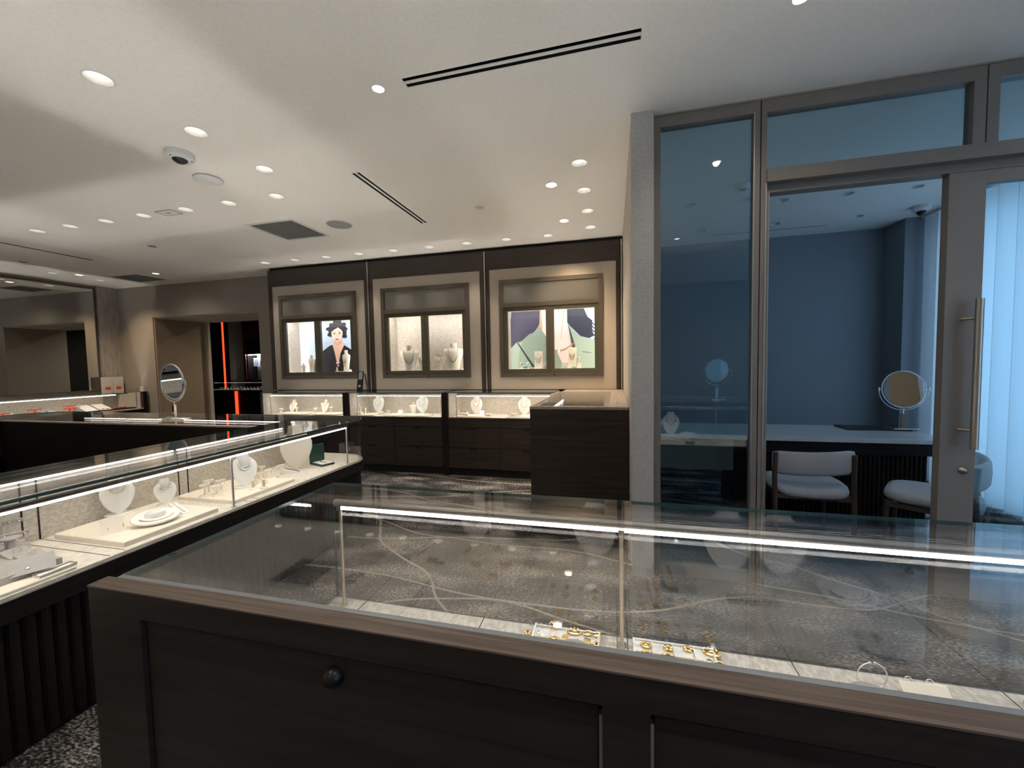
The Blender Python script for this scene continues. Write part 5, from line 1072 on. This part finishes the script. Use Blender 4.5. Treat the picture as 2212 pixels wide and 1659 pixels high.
t = thing('table_mirror', 'round bronze tinted mirror on the office desk', 'mirror', (2.37, 4.10, .757), 0.0)
yoke_mirror(t, .155, .335, .008, 'chrome', 'mirror', -.12, .008, 1.13); MB().bev(-.09, -.06, 0, .09, .06, .008, 'chrome', .002).build('base', t)
def office_chair(label, loc, rz):
    t = thing('upholstered_chair', label, 'chair', loc, rz, 'office chairs'); n = 24
    b = MB(); rings = []
    for z, s in ((.405, .90), (.415, .98), (.44, 1.0), (.462, .97), (.470, .85)):
        rings.append([(.245*s*abs(math.cos(q))**.55*math.copysign(1, math.cos(q)), .235*s*abs(math.sin(q))**.55*math.copysign(1, math.sin(q)), z-.02*(1 if math.sin(q) < 0 else 0)*abs(math.sin(q))) for q in [2*math.pi*i/n for i in range(n)]])
    b.loft(rings, 'chairf', smooth=True).build('seat', t)
    b = MB(); rings = []
    for k in range(13):
        u = -1+2*k/12; x = .245*u; yy = -.235+.075*u*u; hw = .085 if abs(u) < .95 else .075; ln = []
        for q in range(10):
            a = 2*math.pi*q/10; ln.append((x, yy+.020*math.cos(a), .635+.012*(u)+hw*abs(math.sin(a))**.5*math.copysign(1, math.sin(a))+.01*(1-u*u)*0))
        rings.append(ln)
    b.loft(rings, 'chairf', smooth=True).build('backrest', t)
    for sx in (-1, 1):
        MB().tube([(sx*.235, -.215, 0), (sx*.238, -.20, .35), (sx*.238, -.185, .56), (sx*.236, -.195, .70)], .017, 'chairw', 8).build('leg', t)
        MB().tube([(sx*.215, .215, 0), (sx*.20, .20, .405)], .015, 'chairw', 8).build('leg', t)
    MB().box(-.21, -.2, .37, .21, -.17, .40, 'chairw').box(-.20, .17, .375, .20, .20, .405, 'chairw').box(-.235, -.2, .37, -.205, .2, .40, 'chairw').box(.205, -.2, .37, .235, .2, .40, 'chairw').build('seat_frame', t)
    return t
office_chair('grey upholstered chair with its back to the glass partition at the office desk', (1.375, 3.43, 0), -.06)
office_chair('grey upholstered chair turned sideways behind the sliding door', (2.07, 3.27, 0), .95)
def curtain(name, label, y0, y1, amp=.055, pitch=.17, x=3.26):
    b = MB(); n = int((y1-y0)/pitch*10); r0 = []; r1 = []
    for i in range(n+1):
        y = y0+(y1-y0)*i/n; ph = (y-y0)/pitch*2*math.pi
        xx = x+amp*math.sin(ph)+.010*math.sin(ph*.37+1)
        r0.append((xx, y+.015*math.sin(2*ph), .02)); r1.append((xx*.5+.5*(x+.8*amp*math.sin(ph+.15)), y+.015*math.sin(2*ph), 2.84))
    b.loft([r0, r1], 'curtain', False, smooth=True, closed=False); o = b.build(name); tag(o, label, 'curtain', 'sheer curtains'); return o
curtain('sheer_curtain', 'pleated sheer curtain glowing with blue daylight in the office', 2.80, 5.37)
curtain('sheer_curtain', 'pleated sheer curtain over the shop window beside the foreground counter', -2.9, 1.6)
o = MB().box(3.22, 2.80, 2.842, 3.30, 5.38, H, 'white').build('curtain_rail'); tag(o, 'white curtain rail on the office ceiling', 'curtain rail')
v = at(1990, 462, 2, 2.82); t = thing('dome_camera', 'white dome camera with black lens in the corner of the office ceiling', 'camera', (3.0, 5.02, H))
MB().lathe([(.075, 0), (.075, -.03), (.062, -.048), (.04, -.052)], (0, 0, 0), 'white', 28).build('housing', t)
MB().ball((0, 0, -.055), .038, 'black', 18).build('lens', t)
t = thing('smoke_detector', 'round white smoke detector on the office ceiling seen through the narrow pane', 'smoke detector', (1.089, 3.948, H)); MB().lathe([(.06, 0), (.06, -.01), (.045, -.03), (.04, -.034), (.001, -.036)], (0, 0, 0), 'white', 28).build('housing', t); MB().lathe([(.028, -.0355), (.026, -.04), (.001, -.041)], (0, 0, 0), 'greyl', 20).build('sensor', t)
# ================================================================== SHOP BEYOND THE PASSAGE
struct('wall_beyond', MB().box(-13.5, 11.0, 0, -5.0, 11.2, 3.0, 'blackm'))
struct('wall_beyond_left', MB().box(-13.6, 6.45, 0, -13.4, 11.0, 3.0, 'blackm'))
struct('wall_beyond_right', MB().box(-5.2, 6.45, 0, -5.0, 11.0, 3.0, 'blackm'))
struct('wall_beyond_near', MB().box(-13.6, 6.30, 0, -9.1, 6.45, 3.0, 'blackm').box(-9.2, 5.3, 0, -9.101, 6.30, 3.0, 'blackm'))
struct('ceiling_beyond', MB().box(-13.6, 6.451, 2.95, -5.0, 11.2, 3.02, 'blackm'))
yb = 9.5
def xb(px, py=800): return at(px, py, 1, yb).x
def xq(px, Y): return at(px, 760, 1, Y).x
t = thing('watch_counter', 'black watch counter with glass case in the dark shop beyond the passage', 'display counter', ((xb(460)+xb(568))/2, yb, 0)); L = t.location
x0, x1 = xb(440), xb(575)
MB().box(x0, yb, 0, x1, yb+.6, .72, 'black').build('carcass', t, L)
MB().box(x0, yb+.01, .72, x1, yb+.6, .735, 'greyle').build('deck', t, L)
MB().box(x0, yb, .94, x1, yb+.6, .95, 'gl').box(x0, yb, .735, x1, yb+.006, .94, 'gl').build('glass_case', t, L)
MB().box(xb(530, 869), yb-.006, .45, xb(538, 869), yb, .47, 'alu').build('handle', t, L)
MB().box(x0+.02, yb+.25, .936, x1-.02, yb+.27, .939, 'led2').build('light_bar', t, L)
for i in range(14):
    x = xb(466)+(xb(562)-xb(466))*i/13; o = MB().lathe([(.03, 0), (.035, .01), (.025, .05), (.001, .055)], (0, 0, 0), 'leatherw' if i % 3 else 'greyle', 12).tube([(.026*math.cos(a), 0, .05+.026*math.sin(a)) for a in [2*math.pi*k/12 for k in range(12)]], .008, 'silver', 6, closed=True).build('watch_on_cushion'); o.location = (x, yb+.12, .735); tag(o, 'watch on a small cushion, number %d from the left in the far black counter' % (i+1) if False else ('%s watch on a cushion from the left in the far black counter' % (ORD[i] if i < 12 else ('next to last', 'last')[i-12])), 'watch', 'watches beyond the passage')
o = MB().box(xb(510, 870), yb-.03, .02, xb(515, 870), yb-.005, .70, 'red').build('red_light_strip'); tag(o, 'short red light strip on the front of the far black counter', 'light strip', 'red light strips')
o = MB().box(xq(481, 10.4), 10.40, .0, xq(484, 10.4), 10.42, 2.90, 'red').build('red_light_strip'); tag(o, 'tall glowing red light strip on the far dark wall', 'light strip', 'red light strips')
tw_ = [o for o in bpy.data.objects if o.get('label', '').startswith('black watch')][0]
MB().box(xb(480, 870), yb-.006, .02, xb(508, 870), yb-.001, .70, mat('dark red panel', (.10, .008, .004), .25)).build('red_panel', tw_, tw_.location)
o = MB().box(xq(495, 10.3), 10.30, 0, xq(507, 10.3), 10.6, 2.95, 'wall_beige').build('column'); tag(o, 'grey column between dark walls in the far shop', 'column')
t = thing('wall_showcase', 'small lit shelf niche with ornaments in the far shop', 'display cabinet', (xb(550), yb+.62, 1.0)); L = t.location
sx0, sx1 = xq(536, 10.15), xq(575, 10.15)
MB().box(sx0-.05, yb+.64, 1.0, sx1, yb+1.0, 1.02, 'black').box(sx0-.05, yb+.64, 1.79, sx1, yb+1.0, 2.3, 'black').box(sx0-.05, yb+.64, 1.02, sx0-.02, yb+1.0, 1.79, 'black').box(sx0-.05, yb+.98, 1.02, sx1, yb+1.0, 1.79, 'paper').build('case', t, L)
MB().box(sx0-.02, yb+.66, 1.40, sx1, yb+.98, 1.415, 'gl').build('shelf', t, L); MB().box(sx0, yb+.67, 1.765, sx1, yb+.70, 1.785, 'ledbay').build('light_bar', t, L)
MB().box(sx0-.06, yb+.60, 1.79, sx1, yb+.62, 1.80, 'rose').box(sx0-.06, yb+.60, 2.28, sx1, yb+.62, 2.29, 'rose').box(sx0-.06, yb+.60, 1.0, sx0-.05, yb+.62, 2.29, 'rose').build('copper_frame', t, L)
o = MB().frame(1, yb+.80, yb+.82, sx0+.03, 1.42, sx0+.25, 1.68, .03, 'paper').box(sx0+.05, yb+.805, 1.44, sx0+.23, yb+.815, 1.66, mat('blue print', (.25, .35, .7), .5)).build('picture'); tag(o, 'small framed blue picture on the far lit shelf', 'picture')
o = MB().tube([(sx0+.42+.09*math.cos(a), yb+.80, 1.51+.09*math.sin(a)) for a in [2*math.pi*k/20 for k in range(20)]], .03, 'black', 8, closed=True).build('wreath_ornament'); tag(o, 'dark round wreath ornament on the far lit shelf', 'ornament')
lamp(-6.7, 7.6, 40, 150, .05, z=2.9)
